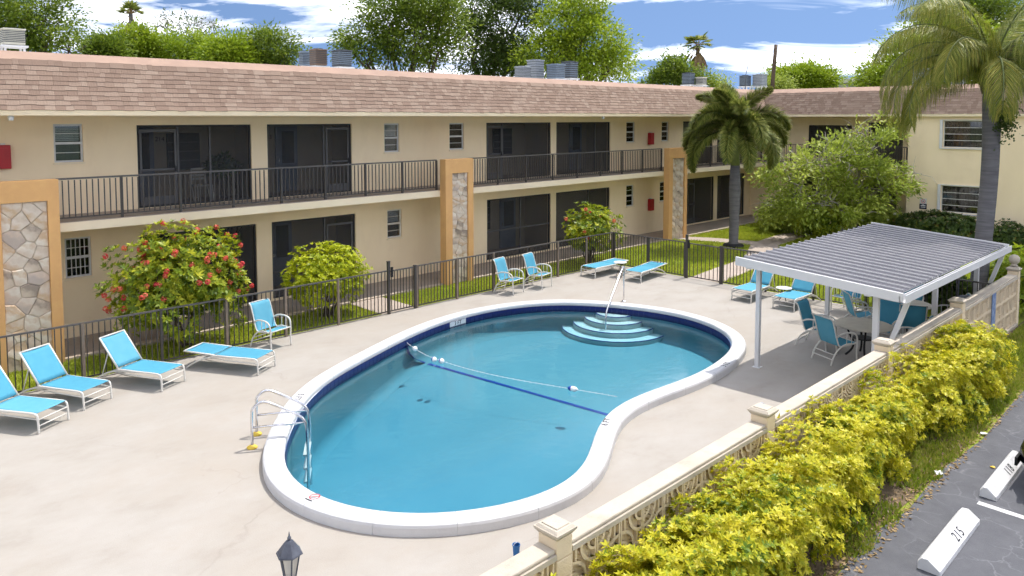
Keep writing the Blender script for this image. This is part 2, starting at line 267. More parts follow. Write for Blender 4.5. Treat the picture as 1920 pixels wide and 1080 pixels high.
leafmat('leaf_bright', [(0, (0.14, 0.21, 0.014)), (0.5, (0.27, 0.37, 0.022)), (1, (0.42, 0.48, 0.035))], .4)
leafmat('leaf_gold', [(0, (0.13, 0.22, 0.014)), (0.13, (0.32, 0.37, 0.018)), (0.32, (0.50, 0.49, 0.02)), (0.7, (0.68, 0.61, 0.035)), (1, (0.80, 0.73, 0.15))], 0.35)
leafmat('leaf_lime', [(0, (0.15, 0.23, 0.01)), (0.4, (0.40, 0.46, 0.012)), (1, (0.62, 0.62, 0.02))], 0.35)
leafmat('leaf_ixora', [(0, (0.05, 0.10, 0.014)), (0.4, (0.22, 0.30, 0.018)), (1, (0.56, 0.54, 0.03))], 0.35)
leafmat('leaf_shrubtree', [(0, (0.14, 0.19, 0.03)), (0.5, (0.34, 0.42, 0.06)), (1, (0.56, 0.60, 0.13))], 0.4)
leafmat('leaf_hedge', [(0, (0.03, 0.06, 0.014)), (0.7, (0.08, 0.13, 0.024)), (0.92, (0.18, 0.19, 0.025)), (1, (0.32, 0.07, 0.04))], 0.2)
leafmat('flower_red', [(0, (0.50, 0.02, 0.05)), (0.5, (0.75, 0.11, 0.08)), (1, (0.80, 0.28, 0.15))], 0.3)
leafmat('flower_white', [(0, (0.7, 0.7, 0.6)), (1, (0.8, 0.8, 0.72))], 0.3)
leafmat('frond_dark', [(0, (0.10, 0.14, 0.03)), (0.5, (0.22, 0.27, 0.05)), (1, (0.46, 0.44, 0.12))], 0.35)
leafmat('frond_light', [(0, (0.12, 0.16, 0.02)), (0.5, (0.24, 0.27, 0.035)), (1, (0.46, 0.40, 0.08))], 0.35)
leafmat('frond_dead', [(0, (0.18, 0.115, 0.05)), (1, (0.42, 0.29, 0.14))], 0.2)
leafmat('grass', [(0, (0.25, 0.33, 0.03)), (0.6, (0.42, 0.48, 0.045)), (1, (0.58, 0.57, 0.08))], 0.4)
leafmat('grass_dry', [(0, (0.14, 0.22, 0.018)), (0.5, (0.27, 0.34, 0.03)), (1, (0.42, 0.38, 0.10))], 0.35)

# ---------------------------------------------------------------- mesh helpers
ORG = {}
def put(name, mesh, parent=None, org=None):
    o = bpy.data.objects.new(name, mesh); COL.objects.link(o)
    if parent is not None: o.parent = parent
    po = ORG.get(parent.name, Vector()) if parent is not None else Vector()
    w0 = Vector(org) if org is not None else po.copy()
    o.location = w0 - po; ORG[o.name] = w0
    return o
def tag(o, label=None, cat=None, group=None, kind=None):
    if label: o['label'] = label
    if cat: o['category'] = cat
    if group: o['group'] = group
    if kind: o['kind'] = kind
    return o
def thing(name, label, cat, loc=(0, 0, 0), group=None):
    return tag(put(name, None, None, loc), label, cat, group)
class MB:
    def __init__(s): s.v = []; s.f = []
    def add(s, vs, fs):
        b = len(s.v); s.v += [tuple(v) for v in vs]; s.f += [tuple(i+b for i in f) for f in fs]; return s
    def box(s, x0, x1, y0, y1, z0, z1):
        return s.add([(x0, y0, z0), (x1, y0, z0), (x1, y1, z0), (x0, y1, z0), (x0, y0, z1), (x1, y0, z1), (x1, y1, z1), (x0, y1, z1)],
                     [(0, 3, 2, 1), (4, 5, 6, 7), (0, 1, 5, 4), (1, 2, 6, 5), (2, 3, 7, 6), (3, 0, 4, 7)])
    def hexa(s, lo, hi):
        """eight corners: lower ring and upper ring"""
        n = len(lo); return s.add(list(lo)+list(hi), [tuple(reversed(range(n))), tuple(range(n, 2*n))] + [(i, (i+1) % n, n+(i+1) % n, n+i) for i in range(n)])
    def prism(s, poly, z0, z1): return s.hexa([(x, y, z0) for x, y in poly], [(x, y, z1) for x, y in poly])
    def bar(s, a, b, w, h=None, up=(0, 0, 1)):
        a, b = Vector(a), Vector(b); d = (b-a).normalized(); u = Vector(up)
        if abs(d.dot(u)) > 0.99: u = Vector((0, 1, 0))
        sx = d.cross(u).normalized(); sy = sx.cross(d); h = h or w
        c = [sx*(-w/2)+sy*(-h/2), sx*(w/2)+sy*(-h/2), sx*(w/2)+sy*(h/2), sx*(-w/2)+sy*(h/2)]
        return s.hexa([a+k for k in c], [b+k for k in c])
    def tube(s, pts, r, n=8, cap=True):
        pts = [Vector(p) for p in pts]; rs = r if isinstance(r, (list, tuple)) else [r]*len(pts); b = len(s.v); prev = None
        for i, p in enumerate(pts):
            d = (pts[min(i+1, len(pts)-1)] - pts[max(i-1, 0)]).normalized()
            if prev is None:
                u = Vector((0, 0, 1)) if abs(d.z) < 0.9 else Vector((1, 0, 0)); sx = d.cross(u).normalized()
            else: sx = (prev - d*prev.dot(d)).normalized()
            prev = sx; sy = d.cross(sx)
            for k in range(n):
                a = 2*math.pi*k/n; s.v.append(tuple(p + (sx*math.cos(a)+sy*math.sin(a))*rs[i]))
        for i in range(len(pts)-1):
            for k in range(n): s.f.append((b+i*n+k, b+i*n+(k+1) % n, b+(i+1)*n+(k+1) % n, b+(i+1)*n+k))
        if cap: s.f.append(tuple(b+k for k in reversed(range(n)))); s.f.append(tuple(b+(len(pts)-1)*n+k for k in range(n)))
        return s
    def lathe(s, prof, c=(0, 0, 0), n=16):
        """prof: list of (radius, z)"""
        b = len(s.v)
        for r, z in prof:
            for k in range(n): a = 2*math.pi*k/n; s.v.append((c[0]+r*math.cos(a), c[1]+r*math.sin(a), c[2]+z))
        for i in range(len(prof)-1):
            for k in range(n): s.f.append((b+i*n+k, b+i*n+(k+1) % n, b+(i+1)*n+(k+1) % n, b+(i+1)*n+k))
        s.f.append(tuple(b+k for k in reversed(range(n)))); s.f.append(tuple(b+(len(prof)-1)*n+k for k in range(n))); return s
    def sheet(s, rows, th=0.0):
        """grid of points -> quads, optionally thickened downwards"""
        b = len(s.v); nr, nc = len(rows), len(rows[0])
        for r in rows: s.v += [tuple(p) for p in r]
        for i in range(nr-1):
            for j in range(nc-1): s.f.append((b+i*nc+j, b+i*nc+j+1, b+(i+1)*nc+j+1, b+(i+1)*nc+j))
        return s
    def mesh(s, name, mat, org=(0, 0, 0), smooth=False):
        ox, oy, oz = org; me = bpy.data.meshes.new(name)
        me.from_pydata([(x-ox, y-oy, z-oz) for x, y, z in s.v], [], s.f)
        me.materials.append(M[mat] if isinstance(mat, str) else mat)
        if smooth: me.shade_smooth()
        return me
    def build(s, name, mat, parent=None, smooth=False, bevel=0.0, org=None, solid=0.0, sub=0):
        w0 = Vector(org) if org is not None else (ORG.get(parent.name, Vector()) if parent is not None else Vector())
        o = put(name, s.mesh(name, mat, w0, smooth), parent, w0)
        if sub: md = o.modifiers.new('s', 'SUBSURF'); md.levels = md.render_levels = sub
        if solid: md = o.modifiers.new('t', 'SOLIDIFY'); md.thickness = solid; md.offset = 0
        if bevel: md = o.modifiers.new('b', 'BEVEL'); md.width = bevel; md.segments = 2; md.limit_method = 'ANGLE'
        return o
def copy_tree(o, parent=None):
    c = o.copy(); COL.objects.link(c)
    if parent is not None: c.parent = parent
    for ch in list(o.children): copy_tree(ch, c)
    return c
def text_mesh(body, size, name='t', extrude=0.001, align='CENTER'):
    cu = bpy.data.curves.new(name, 'FONT'); cu.body = body; cu.size = size; cu.extrude = extrude; cu.align_x = align; cu.align_y = 'CENTER'
    o = bpy.data.objects.new(name, cu); COL.objects.link(o)
    dg = bpy.context.evaluated_depsgraph_get(); me = bpy.data.meshes.new_from_object(o.evaluated_get(dg))
    bpy.data.objects.remove(o); bpy.data.curves.remove(cu); return me
def put_text(body, size, mat, parent, pos, right, up, name='lettering'):
    me = text_mesh(body, size, name); me.materials.clear(); me.materials.append(M[mat])
    right = Vector(right).normalized(); up = Vector(up).normalized(); n = right.cross(up)
    mt = Matrix((right, up, n)).transposed().to_4x4()
    me.transform(mt); return put(name, me, parent, pos)

def leaf_arrays(P, D, Nn, ln, wd):
    """diamond leaves: base point P, direction D, normal Nn, length, width -> verts"""
    D = D/np.linalg.norm(D, axis=1, keepdims=True); S = np.cross(D, Nn); S /= (np.linalg.norm(S, axis=1, keepdims=True)+1e-9)
    U = np.cross(S, D); ln = ln[:, None]; wd = wd[:, None]
    v = np.empty((len(P), 4, 3)); v[:, 0] = P; v[:, 1] = P+D*ln*0.45+S*wd*0.5+U*ln*0.06; v[:, 2] = P+D*ln; v[:, 3] = P+D*ln*0.45-S*wd*0.5+U*ln*0.06
    return v
def quads_obj(name, V, rnd, mat, parent=None, org=None):
    """V (n,4,3) quads with a per-face random number"""
    n = len(V); w0 = Vector(org) if org is not None else (ORG.get(parent.name, Vector()) if parent is not None else Vector())
    me = bpy.data.meshes.new(name); me.vertices.add(n*4); me.loops.add(n*4); me.polygons.add(n)
    me.vertices.foreach_set('co', (V - np.array(w0)).astype(np.float32).ravel())
    me.loops.foreach_set('vertex_index', np.arange(n*4, dtype=np.int32)); me.polygons.foreach_set('loop_start', np.arange(0, n*4, 4, dtype=np.int32))
    a = me.attributes.new('rnd', 'FLOAT', 'FACE'); a.data.foreach_set('value', np.clip(rnd, 0, 1).astype(np.float32))
    me.materials.append(M[mat]); me.update(calc_edges=True); me.validate()
    return put(name, me, parent, w0)
def unit(n):
    v = rng.normal(size=(n, 3)); return v/np.linalg.norm(v, axis=1, keepdims=True)

# ================================================================= SETTING: ground, deck, walks, parking
def fill_poly(name, loops, z, mat, parent=None, kind=None):
    bm = bmesh.new(); es = []
    for lp in loops:
        vs = [bm.verts.new((x, y, z)) for x, y in lp]
        es += [bm.edges.new((vs[i], vs[(i+1) % len(vs)])) for i in range(len(vs))]
    bmesh.ops.triangle_fill(bm, use_beauty=True, use_dissolve=False, edges=es)
    for f in bm.faces:
        if f.normal.z < 0: f.normal_flip()
    me = bpy.data.meshes.new(name); bm.to_mesh(me); bm.free(); me.materials.append(M[mat])
    o = put(name, me, parent)
    if kind: o['kind'] = kind
    return o
def rect(x0, x1, y0, y1): return [(x0, y0), (x1, y0), (x1, y1), (x0, y1)]

POOL_PX = [(594,700),(561,728),(535,755),(514,785),(501,811),(494,830),(490,854),(500,885),(523,920),(563,947),(613,963),(667,975),(730,983),(813,985),(880,978),(960,966),(1010,950),(1060,930),(1100,907),(1133,880),(1147,855),(1152,820),(1153,803),(1163,787),(1187,767),(1220,750),(1253,738),(1293,724),(1336,702),(1364,687),(1393,664),(1402,655),(1401,644),(1393,631),(1373,613),(1347,602),(1313,591),(1284,583),(1240,574),(1160,567),(1093,561),(1027,560),(960,567),(880,578),(813,597),(747,623),(680,655),(613,693)]
CZ = 0.17; WZ = -0.05
def pool_outline(n=240, harm=9):
    p = np.array([G(x, y, CZ)[:2] for x, y in POOL_PX]); p = np.vstack([p, p[:1]])
    s = np.concatenate([[0], np.cumsum(np.linalg.norm(np.diff(p, axis=0), axis=1))])
    for _ in range(3):
        u = np.linspace(0, s[-1], n, endpoint=False); q = np.stack([np.interp(u, s, p[:, 0]), np.interp(u, s, p[:, 1])], 1)
        F = np.fft.fft(q[:, 0]+1j*q[:, 1]); k = np.abs(np.fft.fftfreq(n, 1/n)); F[k > harm] = 0; zc = np.fft.ifft(F)
        q = np.stack([zc.real, zc.imag], 1); p = np.vstack([q, q[:1]]); s = np.concatenate([[0], np.cumsum(np.linalg.norm(np.diff(p, axis=0), axis=1))])
    return q
PO = pool_outline()
if np.sum(PO[:, 0]*np.roll(PO[:, 1], -1) - np.roll(PO[:, 0], -1)*PO[:, 1]) < 0: PO = PO[::-1].copy()   # counter-clockwise
_t = np.roll(PO, -1, 0)-np.roll(PO, 1, 0); _t /= np.linalg.norm(_t, axis=1, keepdims=True)
PN = np.stack([-_t[:, 1], _t[:, 0]], 1)              # inward normal
def off(d): return PO + PN*d
def inside(poly, x, y):
    x = np.atleast_1d(x); y = np.atleast_1d(y); r = np.zeros(len(x), bool); a = poly; b = np.roll(poly, -1, 0)
    for (x0, y0), (x1, y1) in zip(a, b):
        c = ((y0 > y) != (y1 > y)) & (x < (x1-x0)*(y-y0)/(y1-y0+1e-12)+x0); r ^= c
    return r

FX = 21.75; FY = 16.95; WALL_Y = 4.75
DECK = rect(-9, FX+0.12, WALL_Y-0.02, FY+0.10)
fill_poly('pool_deck', [DECK, [tuple(p) for p in off(0.12)]], 0.0, 'deck', kind='structure')
fill_poly('ground', [rect(-400, 700, -400, 700), rect(-8.9, FX+0.02, WALL_Y+0.08, FY)], -0.09, 'ground_far', kind='structure')
fill_poly('lawn', [rect(-9, 60, 3.3, 24), rect(-8.9, FX+0.02, WALL_Y+0.08, FY)], -0.045, 'lawn_base', kind='structure')
# the raised walk along the ground floor doors, with its pale concrete edge
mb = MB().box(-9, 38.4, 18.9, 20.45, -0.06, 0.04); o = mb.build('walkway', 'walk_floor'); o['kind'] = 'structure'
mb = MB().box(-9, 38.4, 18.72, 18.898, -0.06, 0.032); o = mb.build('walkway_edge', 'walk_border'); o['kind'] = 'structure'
def strip(name, pts, wd, z, mat):
    pts = [Vector((x, y, 0)) for x, y in pts]; m = MB(); rows = []
    for i, p in enumerate(pts):
        d = (pts[min(i+1, len(pts)-1)]-pts[max(i-1, 0)]).normalized(); s = Vector((-d.y, d.x, 0))*wd/2
        rows.append([(p.x+s.x, p.y+s.y, z), (p.x-s.x, p.y-s.y, z)])
    m.sheet(rows); o = m.build(name, mat); o['kind'] = 'structure'; return o
strip('footpath', [(12.3, 17.08), (12.3, 18.72)], 1.15, -0.004, 'path')
strip('garden_path', [(FX+0.16, 13.2), (24.0, 13.45), (26.6, 13.7), (30.0, 15.2), (33.0, 15.5), (37.0, 15.6)], 1.15, -0.01, 'path')
strip('lawn_path', [(28.9, 18.72), (29.6, 17.2), (30.0, 15.6)], 1.1, -0.014, 'path')
# parking lot
fill_poly('parking_lot', [[(-12, -40), (60, -40), (60, 3.28), (20, 3.33), (17.1, 3.36), (14.35, 3.30), (12.6, 3.44), (11.0, 3.38), (9.9, 3.52), (8.8, 3.45), (7, 3.5), (-12, 3.5)]], -0.03, 'asphalt', kind='structure')
fill_poly('planting_bed', [[(-9, 3.42), (8, 3.46), (10.2, 3.5), (12.0, 3.44), (14, 3.42), (20, 3.5), (24, 3.6), (24, 4.6), (-9, 4.6)]], -0.038, 'soil', kind='structure')
for (xa, ya, xb, yb) in ((11.91, 2.76, 11.80, -2.2), (14.55, 2.74, 14.45, -2.2)):
    strip('parking_line', [(xa, ya), (xb, yb)], 0.11, -0.026, 'road_paint')

# ================================================================= POOL
pool = thing('swimming_pool', 'kidney shaped swimming pool with raised white coping in the concrete deck', 'pool', (10.5, 10.8, 0))
PROF = [(0.0, -0.03), (0.0, 0.115), (0.012, 0.15), (0.045, CZ), (0.16, CZ+0.004), (0.285, CZ), (0.318, 0.155), (0.33, 0.125), (0.33, 0.07), (0.20, 0.07), (0.20, -0.03)]
n = len(PO); SEG = 30
for k in range(SEG):
    a = k*n//SEG; b = (k+1)*n//SEG; ids = [i % n for i in range(a, b+1)]
    m = MB(); rings = []
    for j, i in enumerate(ids):
        t = _t[i]; sh = 0.0015 if j == 0 else (-0.0015 if j == len(ids)-1 else 0)
        rings.append([(PO[i, 0]+PN[i, 0]*d+t[0]*sh, PO[i, 1]+PN[i, 1]*d+t[1]*sh, z) for d, z in PROF])
    np_ = len(PROF); m.v = [p for r in rings for p in r]
    for j in range(len(rings)-1):
        for q in range(np_): m.f.append((j*np_+q, j*np_+(q+1) % np_, (j+1)*np_+(q+1) % np_, (j+1)*np_+q))
    m.f.append(tuple(range(np_))); m.f.append(tuple((len(rings)-1)*np_+q for q in reversed(range(np_))))
    o = m.build('coping_stone', 'coping_paint', pool)
    md = o.modifiers.new('b', 'BEVEL'); md.width = 0.003; md.segments = 1; md.limit_method = 'ANGLE'
def depth(x, y):
    s = np.clip((12.3 - x)/5.5, 0, 1); return 0.62 + 0.55*s*s*(3-2*s)
# basin wall and floor
wall = off(0.342); m = MB()
m.sheet([[(*p, 0.071) for p in np.vstack([wall, wall[:1]])], [(*p, -0.106) for p in np.vstack([wall, wall[:1]])]])
m.build('tile_backing', 'grout', pool, smooth=True)
w2 = off(0.34); m = MB(); rows = []
for dd, zz in ((0.0, 'a'), (0.0, 'b'), (0.03, 'c'), (0.10, 'd'), (0.22, 'e')):
    q = off(0.34+dd); r = []
    for i in list(range(n))+[0]:
        dp = float(depth(q[i, 0], q[i, 1])); z = {'a': -0.107, 'b': -dp+0.22, 'c': -dp+0.12, 'd': -dp+0.04, 'e': -dp}[zz]; r.append((q[i, 0], q[i, 1], z))
    rows.append(r)
m.sheet(rows); o = m.build('basin_wall', 'plaster', pool, smooth=True)
q = off(0.50); gx = np.arange(4, 20, 0.16); gy = np.arange(6, 17, 0.16); XX, YY = np.meshgrid(gx, gy); ins = inside(off(0.46), XX.ravel(), YY.ravel()).reshape(XX.shape); m = MB(); idx = {}
for i in range(len(gy)-1):
    for j in range(len(gx)-1):
        if ins[i:i+2, j:j+2].any():
            f = []
            for (ii, jj) in ((i, j), (i, j+1), (i+1, j+1), (i+1, j)):
                if (ii, jj) not in idx: idx[(ii, jj)] = len(m.v); m.v.append((gx[jj], gy[ii], -float(depth(gx[jj], gy[ii]))-0.002))
                f.append(idx[(ii, jj)])
            m.f.append(tuple(f))
m.build('basin_floor', 'plaster', pool, smooth=True)
wq = off(0.31); m = MB().prism([tuple(p) for p in wq], -1.9, WZ); m.build('water', 'water', pool)
# waterline tiles: the upper course piece by piece, the submerged course joined
per = np.concatenate([[0], np.cumsum(np.linalg.norm(np.diff(np.vstack([wall, wall[:1]]), axis=0), axis=1))]); NT = int(per[-1]/0.153)
tile_me = MB().box(-0.0735, 0.0735, -0.008, 0.0, -0.064, 0.064).mesh('tile', 'tile_navy'); low = MB(); wp = np.vstack([wall, wall[:1]]); pn2 = np.vstack([PN, PN[:1]])
mark_at = Vector(G(852, 602, 0.0)[:2] + (0,)) if False else G(852, 602, 0.0)
for k in range(NT):
    u = (k+0.5)/NT*per[-1]; x = np.interp(u, per, wp[:, 0]); y = np.interp(u, per, wp[:, 1]); nx = np.interp(u, per, pn2[:, 0]); ny = np.interp(u, per, pn2[:, 1])
    a = math.atan2(-nx, ny)                                    # local -y faces the water
    o = put('tile', tile_me, pool, (x+nx*0.001, y+ny*0.001, 0.004)); o.rotation_euler.z = a+math.pi
    c, s = math.cos(a+math.pi), math.sin(a+math.pi)
    P8 = [(-0.0735, -0.007, -0.203), (0.0735, -0.007, -0.203), (0.0735, 0.001, -0.203), (-0.0735, 0.001, -0.203)]
    tr = lambda p, z: (x+nx*0.001+c*p[0]-s*p[1], y+ny*0.001+s*p[0]+c*p[1], z)
    low.hexa([tr(p, -0.103) for p in P8], [tr(p, -0.066) for p in P8])
o = low.build('tile_course', 'tile_navy', pool); o['kind'] = 'stuff'
# entry steps
sc = Vector((16.75, 12.95)); sdir = Vector((-0.83, -0.56))
for k, (r, z) in enumerate(((0.55, -0.09), (0.86, -0.22), (1.18, -0.36), (1.50, -0.50))):
    m = MB(); pts = [(sc.x+r*math.cos(t), sc.y+r*math.sin(t)) for t in np.linspace(0, 2*math.pi, 56, endpoint=False)]
    m.prism(pts, -0.9-0.01*k, z); stp = m.build('step', 'step_plaster', pool)
    ring = MB(); o1 = [(sc.x+(r+0.004)*math.cos(t), sc.y+(r+0.004)*math.sin(t), z-0.018) for t in np.linspace(0, 2*math.pi, 57)]
    o2 = [(a, b, z+0.002) for a, b, c in o1]; o3 = [(sc.x+(r-0.016)*math.cos(t), sc.y+(r-0.016)*math.sin(t), z+0.0025) for t in np.linspace(0, 2*math.pi, 57)]
    ring.sheet([o1, o2, o3]); ring.build('step_trim', 'line_blue', stp)
# dark line across the slope of the floor
lp = [G(763, 648, -0.06), G(766, 662, -0.25), G(776, 672, -0.45)]
A = G(800, 682, -0.68); B = G(1150, 789, -0.72); lp += [A]+[A.lerp(B, t) for t in (0.2, 0.4, 0.6, 0.8, 1.0)]
lp2 = []
for p in lp:
    d = -float(depth(p.x, p.y))+0.004; lp2.append(Vector((p.x, p.y, max(p.z, d))))
m = MB(); rows = []
for i, p in enumerate(lp2):
    d = (lp2[min(i+1, len(lp2)-1)]-lp2[max(i-1, 0)]); s = Vector((-d.y, d.x, 0)).normalized()*0.05; rows.append([p+s, p-s])
m.sheet(rows); m.build('floor_line', 'line_blue', pool)
# depth marks: read from the deck, tops towards the water
def coping_text(px, py, body, size, mat='ink_black'):
    p = G(px, py, CZ+0.006); i = int(np.argmin(np.linalg.norm(off(0.165)-np.array(p[:2]), axis=1))); up = Vector((*PN[i], 0)); right = Vector((up.y, -up.x, 0))
    return put_text(body, size, mat, pool, (p.x, p.y, CZ+0.0055), right, up, 'depth_mark')
coping_text(560, 744, '5 FT', 0.17); coping_text(1137, 791, '6 FT', 0.17); coping_text(1361, 683, '3 FT', 0.17)
p = G(852, 602, 0.01); i = int(np.argmin(np.linalg.norm(off(0.34)-np.array(p[:2]), axis=1))); pc = off(0.353)[i]; up = Vector((0, 0, 1)); nrm = Vector((*PN[i], 0)); rgt = up.cross(nrm)
m = MB(); c0 = Vector((pc[0], pc[1], 0.005)); m.hexa([c0-rgt*0.3-nrm*0.005+Vector((0, 0, -0.062)), c0+rgt*0.3-nrm*0.005+Vector((0, 0, -0.062)), c0+rgt*0.3+nrm*0.006+Vector((0, 0, -0.062)), c0-rgt*0.3+nrm*0.006+Vector((0, 0, -0.062))],
       [c0-rgt*0.3-nrm*0.005+Vector((0, 0, 0.062)), c0+rgt*0.3-nrm*0.005+Vector((0, 0, 0.062)), c0+rgt*0.3+nrm*0.006+Vector((0, 0, 0.062)), c0-rgt*0.3+nrm*0.006+Vector((0, 0, 0.062))])
mk = m.build('mark_tile', 'tile_white', pool); put_text('3 FT', 0.15, 'ink_black', mk, c0+nrm*0.008, rgt, up, 'lettering')
# no-diving mark: red ring with bar, black figure strokes under it
p = G(590, 931, CZ+0.006); i = int(np.argmin(np.linalg.norm(off(0.165)-np.array(p[:2]), axis=1))); up = Vector((*PN[i], 0)); rg = Vector((up.y, -up.x, 0)); m = MB()
rr = [[p+(rg*math.cos(t)+up*math.sin(t))*r for t in np.linspace(0, 2*math.pi, 33)] for r in (0.062, 0.078)]
m.sheet(rr); dg_ = (rg+up).normalized(); nn = (rg-up).normalized(); m.add([p+dg_*0.07+nn*0.007, p+dg_*0.07-nn*0.007, p-dg_*0.07-nn*0.007, p-dg_*0.07+nn*0.007], [(0, 1, 2, 3)])
m.build('diving_ban_mark', 'ink_red', pool)
m = MB(); q = p-up*0.105; m.add([q-rg*0.07-up*0.01, q+rg*0.07-up*0.01, q+rg*0.07+up*0.01, q-rg*0.07+up*0.01], [(0, 1, 2, 3)]); m.add([p+rg*0.03+up*0.0, p+rg*0.045+up*0.01, p-rg*0.03-up*0.05, p-rg*0.04-up*0.035], [(0, 1, 2, 3)])
m.build('mark_strokes', 'ink_black', pool)
# ladder
lad = thing('pool_ladder', 'stainless steel ladder with yellow flanges at the near end of the pool', 'ladder', (5.4, 11.7, 0))
b1, b2 = Vector((5.36, 11.55, 0)), Vector((5.65, 11.99, 0)); sep = (b2-b1).normalized(); fwd = Vector((sep.y, -sep.x, 0))
if fwd.x < 0: fwd = -fwd
Z = Vector((0, 0, 1))
def smooth_path(pts, it=2):
    pts = [Vector(p) for p in pts]
    for _ in range(it):
        q = [pts[0]]
        for a, b in zip(pts[:-1], pts[1:]): q += [a*0.75+b*0.25, a*0.25+b*0.75]
        q.append(pts[-1]); pts = q
    return pts
for b in (b1, b2):
    path = smooth_path([b+Z*0.0, b+Z*0.30, b+Z*0.52, b+Z*0.66+fwd*0.01, b+Z*0.78+fwd*0.16, b+Z*0.70+fwd*0.36, b+Z*0.52+fwd*0.70, b+Z*0.40+fwd*0.85, b+Z*0.15+fwd*0.88, b-Z*0.45+fwd*0.88, b-Z*0.95+fwd*0.88])
    rail = MB().tube(path, 0.024, 10).build('rail', 'steel', lad, smooth=True)
    MB().tube([b+Z*0.34, b+Z*0.36+fwd*0.865], 0.019, 8).build('cross_bar', 'steel', lad, smooth=True)
    MB().lathe([(0.085, 0.004), (0.085, 0.02), (0.06, 0.04), (0.028, 0.055)], b, 16).build('flange', 'flange_yellow', lad, smooth=False)
for z in (-0.22, -0.45, -0.68):
    a = b1+fwd*0.85+Z*z; c = b2+fwd*0.85+Z*z; m = MB(); m.hexa([a-fwd*.05, c-fwd*.05, c+fwd*.05, a+fwd*.05], [a-fwd*.05+Z*.03, c-fwd*.05+Z*.03, c+fwd*.05+Z*.03, a+fwd*.05+Z*.03]); m.build('tread', 'white_paint', lad)
# handrail at the steps
hr = thing('pool_handrail', 'single stainless steel handrail leading down the pool steps', 'handrail', (17.55, 13.35, 0))
q0 = Vector((17.62, 13.30, 0.0)); q1 = G(1136, 604, -0.15); dirn = (Vector((q1.x, q1.y, 0))-q0).normalized(); Ld = (Vector((q1.x, q1.y, 0))-q0).length
MB().tube(smooth_path([q0, q0+Z*0.5, q0+Z*0.98, q0+Z*1.06-dirn*0.02, q0+Z*1.02+dirn*0.22, q0+dirn*(Ld-0.12)+Z*0.20, q0+dirn*Ld+Z*0.05, q0+dirn*(Ld+0.02)-Z*0.5]), 0.024, 10).build('rail', 'steel', hr, smooth=True)
MB().lathe([(0.07, 0.002), (0.07, 0.015), (0.03, 0.04)], q0, 14).build('flange', 'steel', hr)
# floating rope line with buoys
rope = thing('lane_rope', 'thin white safety rope with white and blue floats across the pool', 'rope', (10.8, 12, WZ))
ra = [G(757, 634, 0.06), G(763, 643, 0.0), G(778, 654, WZ+.01), G(800, 667, WZ+.01), G(828, 677, WZ+.01), G(880, 693, WZ+.008), G(960, 711, WZ+.008), G(1077, 730, WZ+.008), G(1158, 744, WZ+.008)]
MB().tube(smooth_path(ra, 2), 0.004, 6).build('cord', 'float_white', rope)
bead = MB().lathe([(0.004, -.012), (0.011, 0), (0.004, .012)], (0, 0, 0), 6).mesh('bead', 'float_white')
pp = smooth_path(ra, 2); tot = 0; nxt = 0.12
for a, b in zip(pp[:-1], pp[1:]):
    L_ = (b-a).length
    while nxt < tot+L_: put('bead', bead, rope, a+(b-a)*((nxt-tot)/L_)); nxt += 0.13
    tot += L_
def ball(r, sy=1.0, n=14):
    pr_ = [(max(r*math.sin(t), 0.002), -r*sy*math.cos(t)) for t in np.linspace(0.05, math.pi-0.05, 9)]; return pr_
for (x, y, two) in ((757, 637, 0), (778, 654, 0), (814, 674, 1), (828, 677, 1), (1074, 729, 2)):
    c = G(x, y, WZ+0.05); m = MB(); 
    if two == 2:
        m.lathe([(max(0.052*math.sin(t), .002), -0.11*math.cos(t)) for t in np.linspace(0.05, math.pi-.05, 9)], (0, 0, 0), 14)
    else: m.lathe(ball(0.06, 1.05), (0, 0, 0), 14)
    f = put('float', m.mesh('float', 'float_white', smooth=True), rope, c)
    d = (ra[-1]-ra[4]).normalized(); f.rotation_euler = d.to_track_quat('Z', 'Y').to_euler()
    if two:
        r = 0.061 if two == 1 else 0.053; sy = 1.05 if two == 1 else 2.1
        m = MB().lathe([(max((r+.002)*math.sin(t), .002), -(r+.002)*sy*math.cos(t)) for t in np.linspace(0.05, math.pi*0.42, 6)], (0, 0, 0), 14)
        put('band', m.mesh('band', 'float_blue', smooth=True), f)
        f.children[0].location = (0, 0, 0)

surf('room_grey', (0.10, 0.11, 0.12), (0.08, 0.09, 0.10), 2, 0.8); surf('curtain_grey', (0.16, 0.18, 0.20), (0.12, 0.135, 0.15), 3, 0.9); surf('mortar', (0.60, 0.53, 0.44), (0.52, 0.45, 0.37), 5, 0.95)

# ================================================================= APARTMENT BUILDING
YW = 20.40; YS = 18.95; EAVE_Y, EAVE_Z = 18.62, 5.55; TOP_Y, TOP_Z = 19.20, 6.63; XE = 36.70; XB = 36.90; XR = 38.40; XEND = 38.40
def wall_holes(mp, u0, u1, z0, z1, holes, th):
    us = sorted({u0, u1, *[h[0] for h in holes], *[h[1] for h in holes]}); zs = sorted({z0, z1, *[h[2] for h in holes], *[h[3] for h in holes]}); m = MB()
    for a, b in zip(us[:-1], us[1:]):
        for c, d in zip(zs[:-1], zs[1:]):
            um, zm = (a+b)/2, (c+d)/2
            if any(h[0] < um < h[1] and h[2] < zm < h[3] for h in holes): continue
            m.add([mp(a, 0, c), mp(b, 0, c), mp(b, 0, d), mp(a, 0, d)], [(0, 1, 2, 3)]); m.add([mp(a, th, c), mp(b, th, c), mp(b, th, d), mp(a, th, d)], [(3, 2, 1, 0)])
    for h in holes:
        a, b, c, d = h[:4]
        for p, q in (((a, c), (a, d)), ((a, d), (b, d)), ((b, d), (b, c)), ((b, c), (a, c))):
            m.add([mp(p[0], 0, p[1]), mp(q[0], 0, q[1]), mp(q[0], th, q[1]), mp(p[0], th, p[1])], [(0, 1, 2, 3)])
    return m
mY = lambda u, d, z: (u, YW+d, z)
def fx(px): return onY(px, 300, YW).x
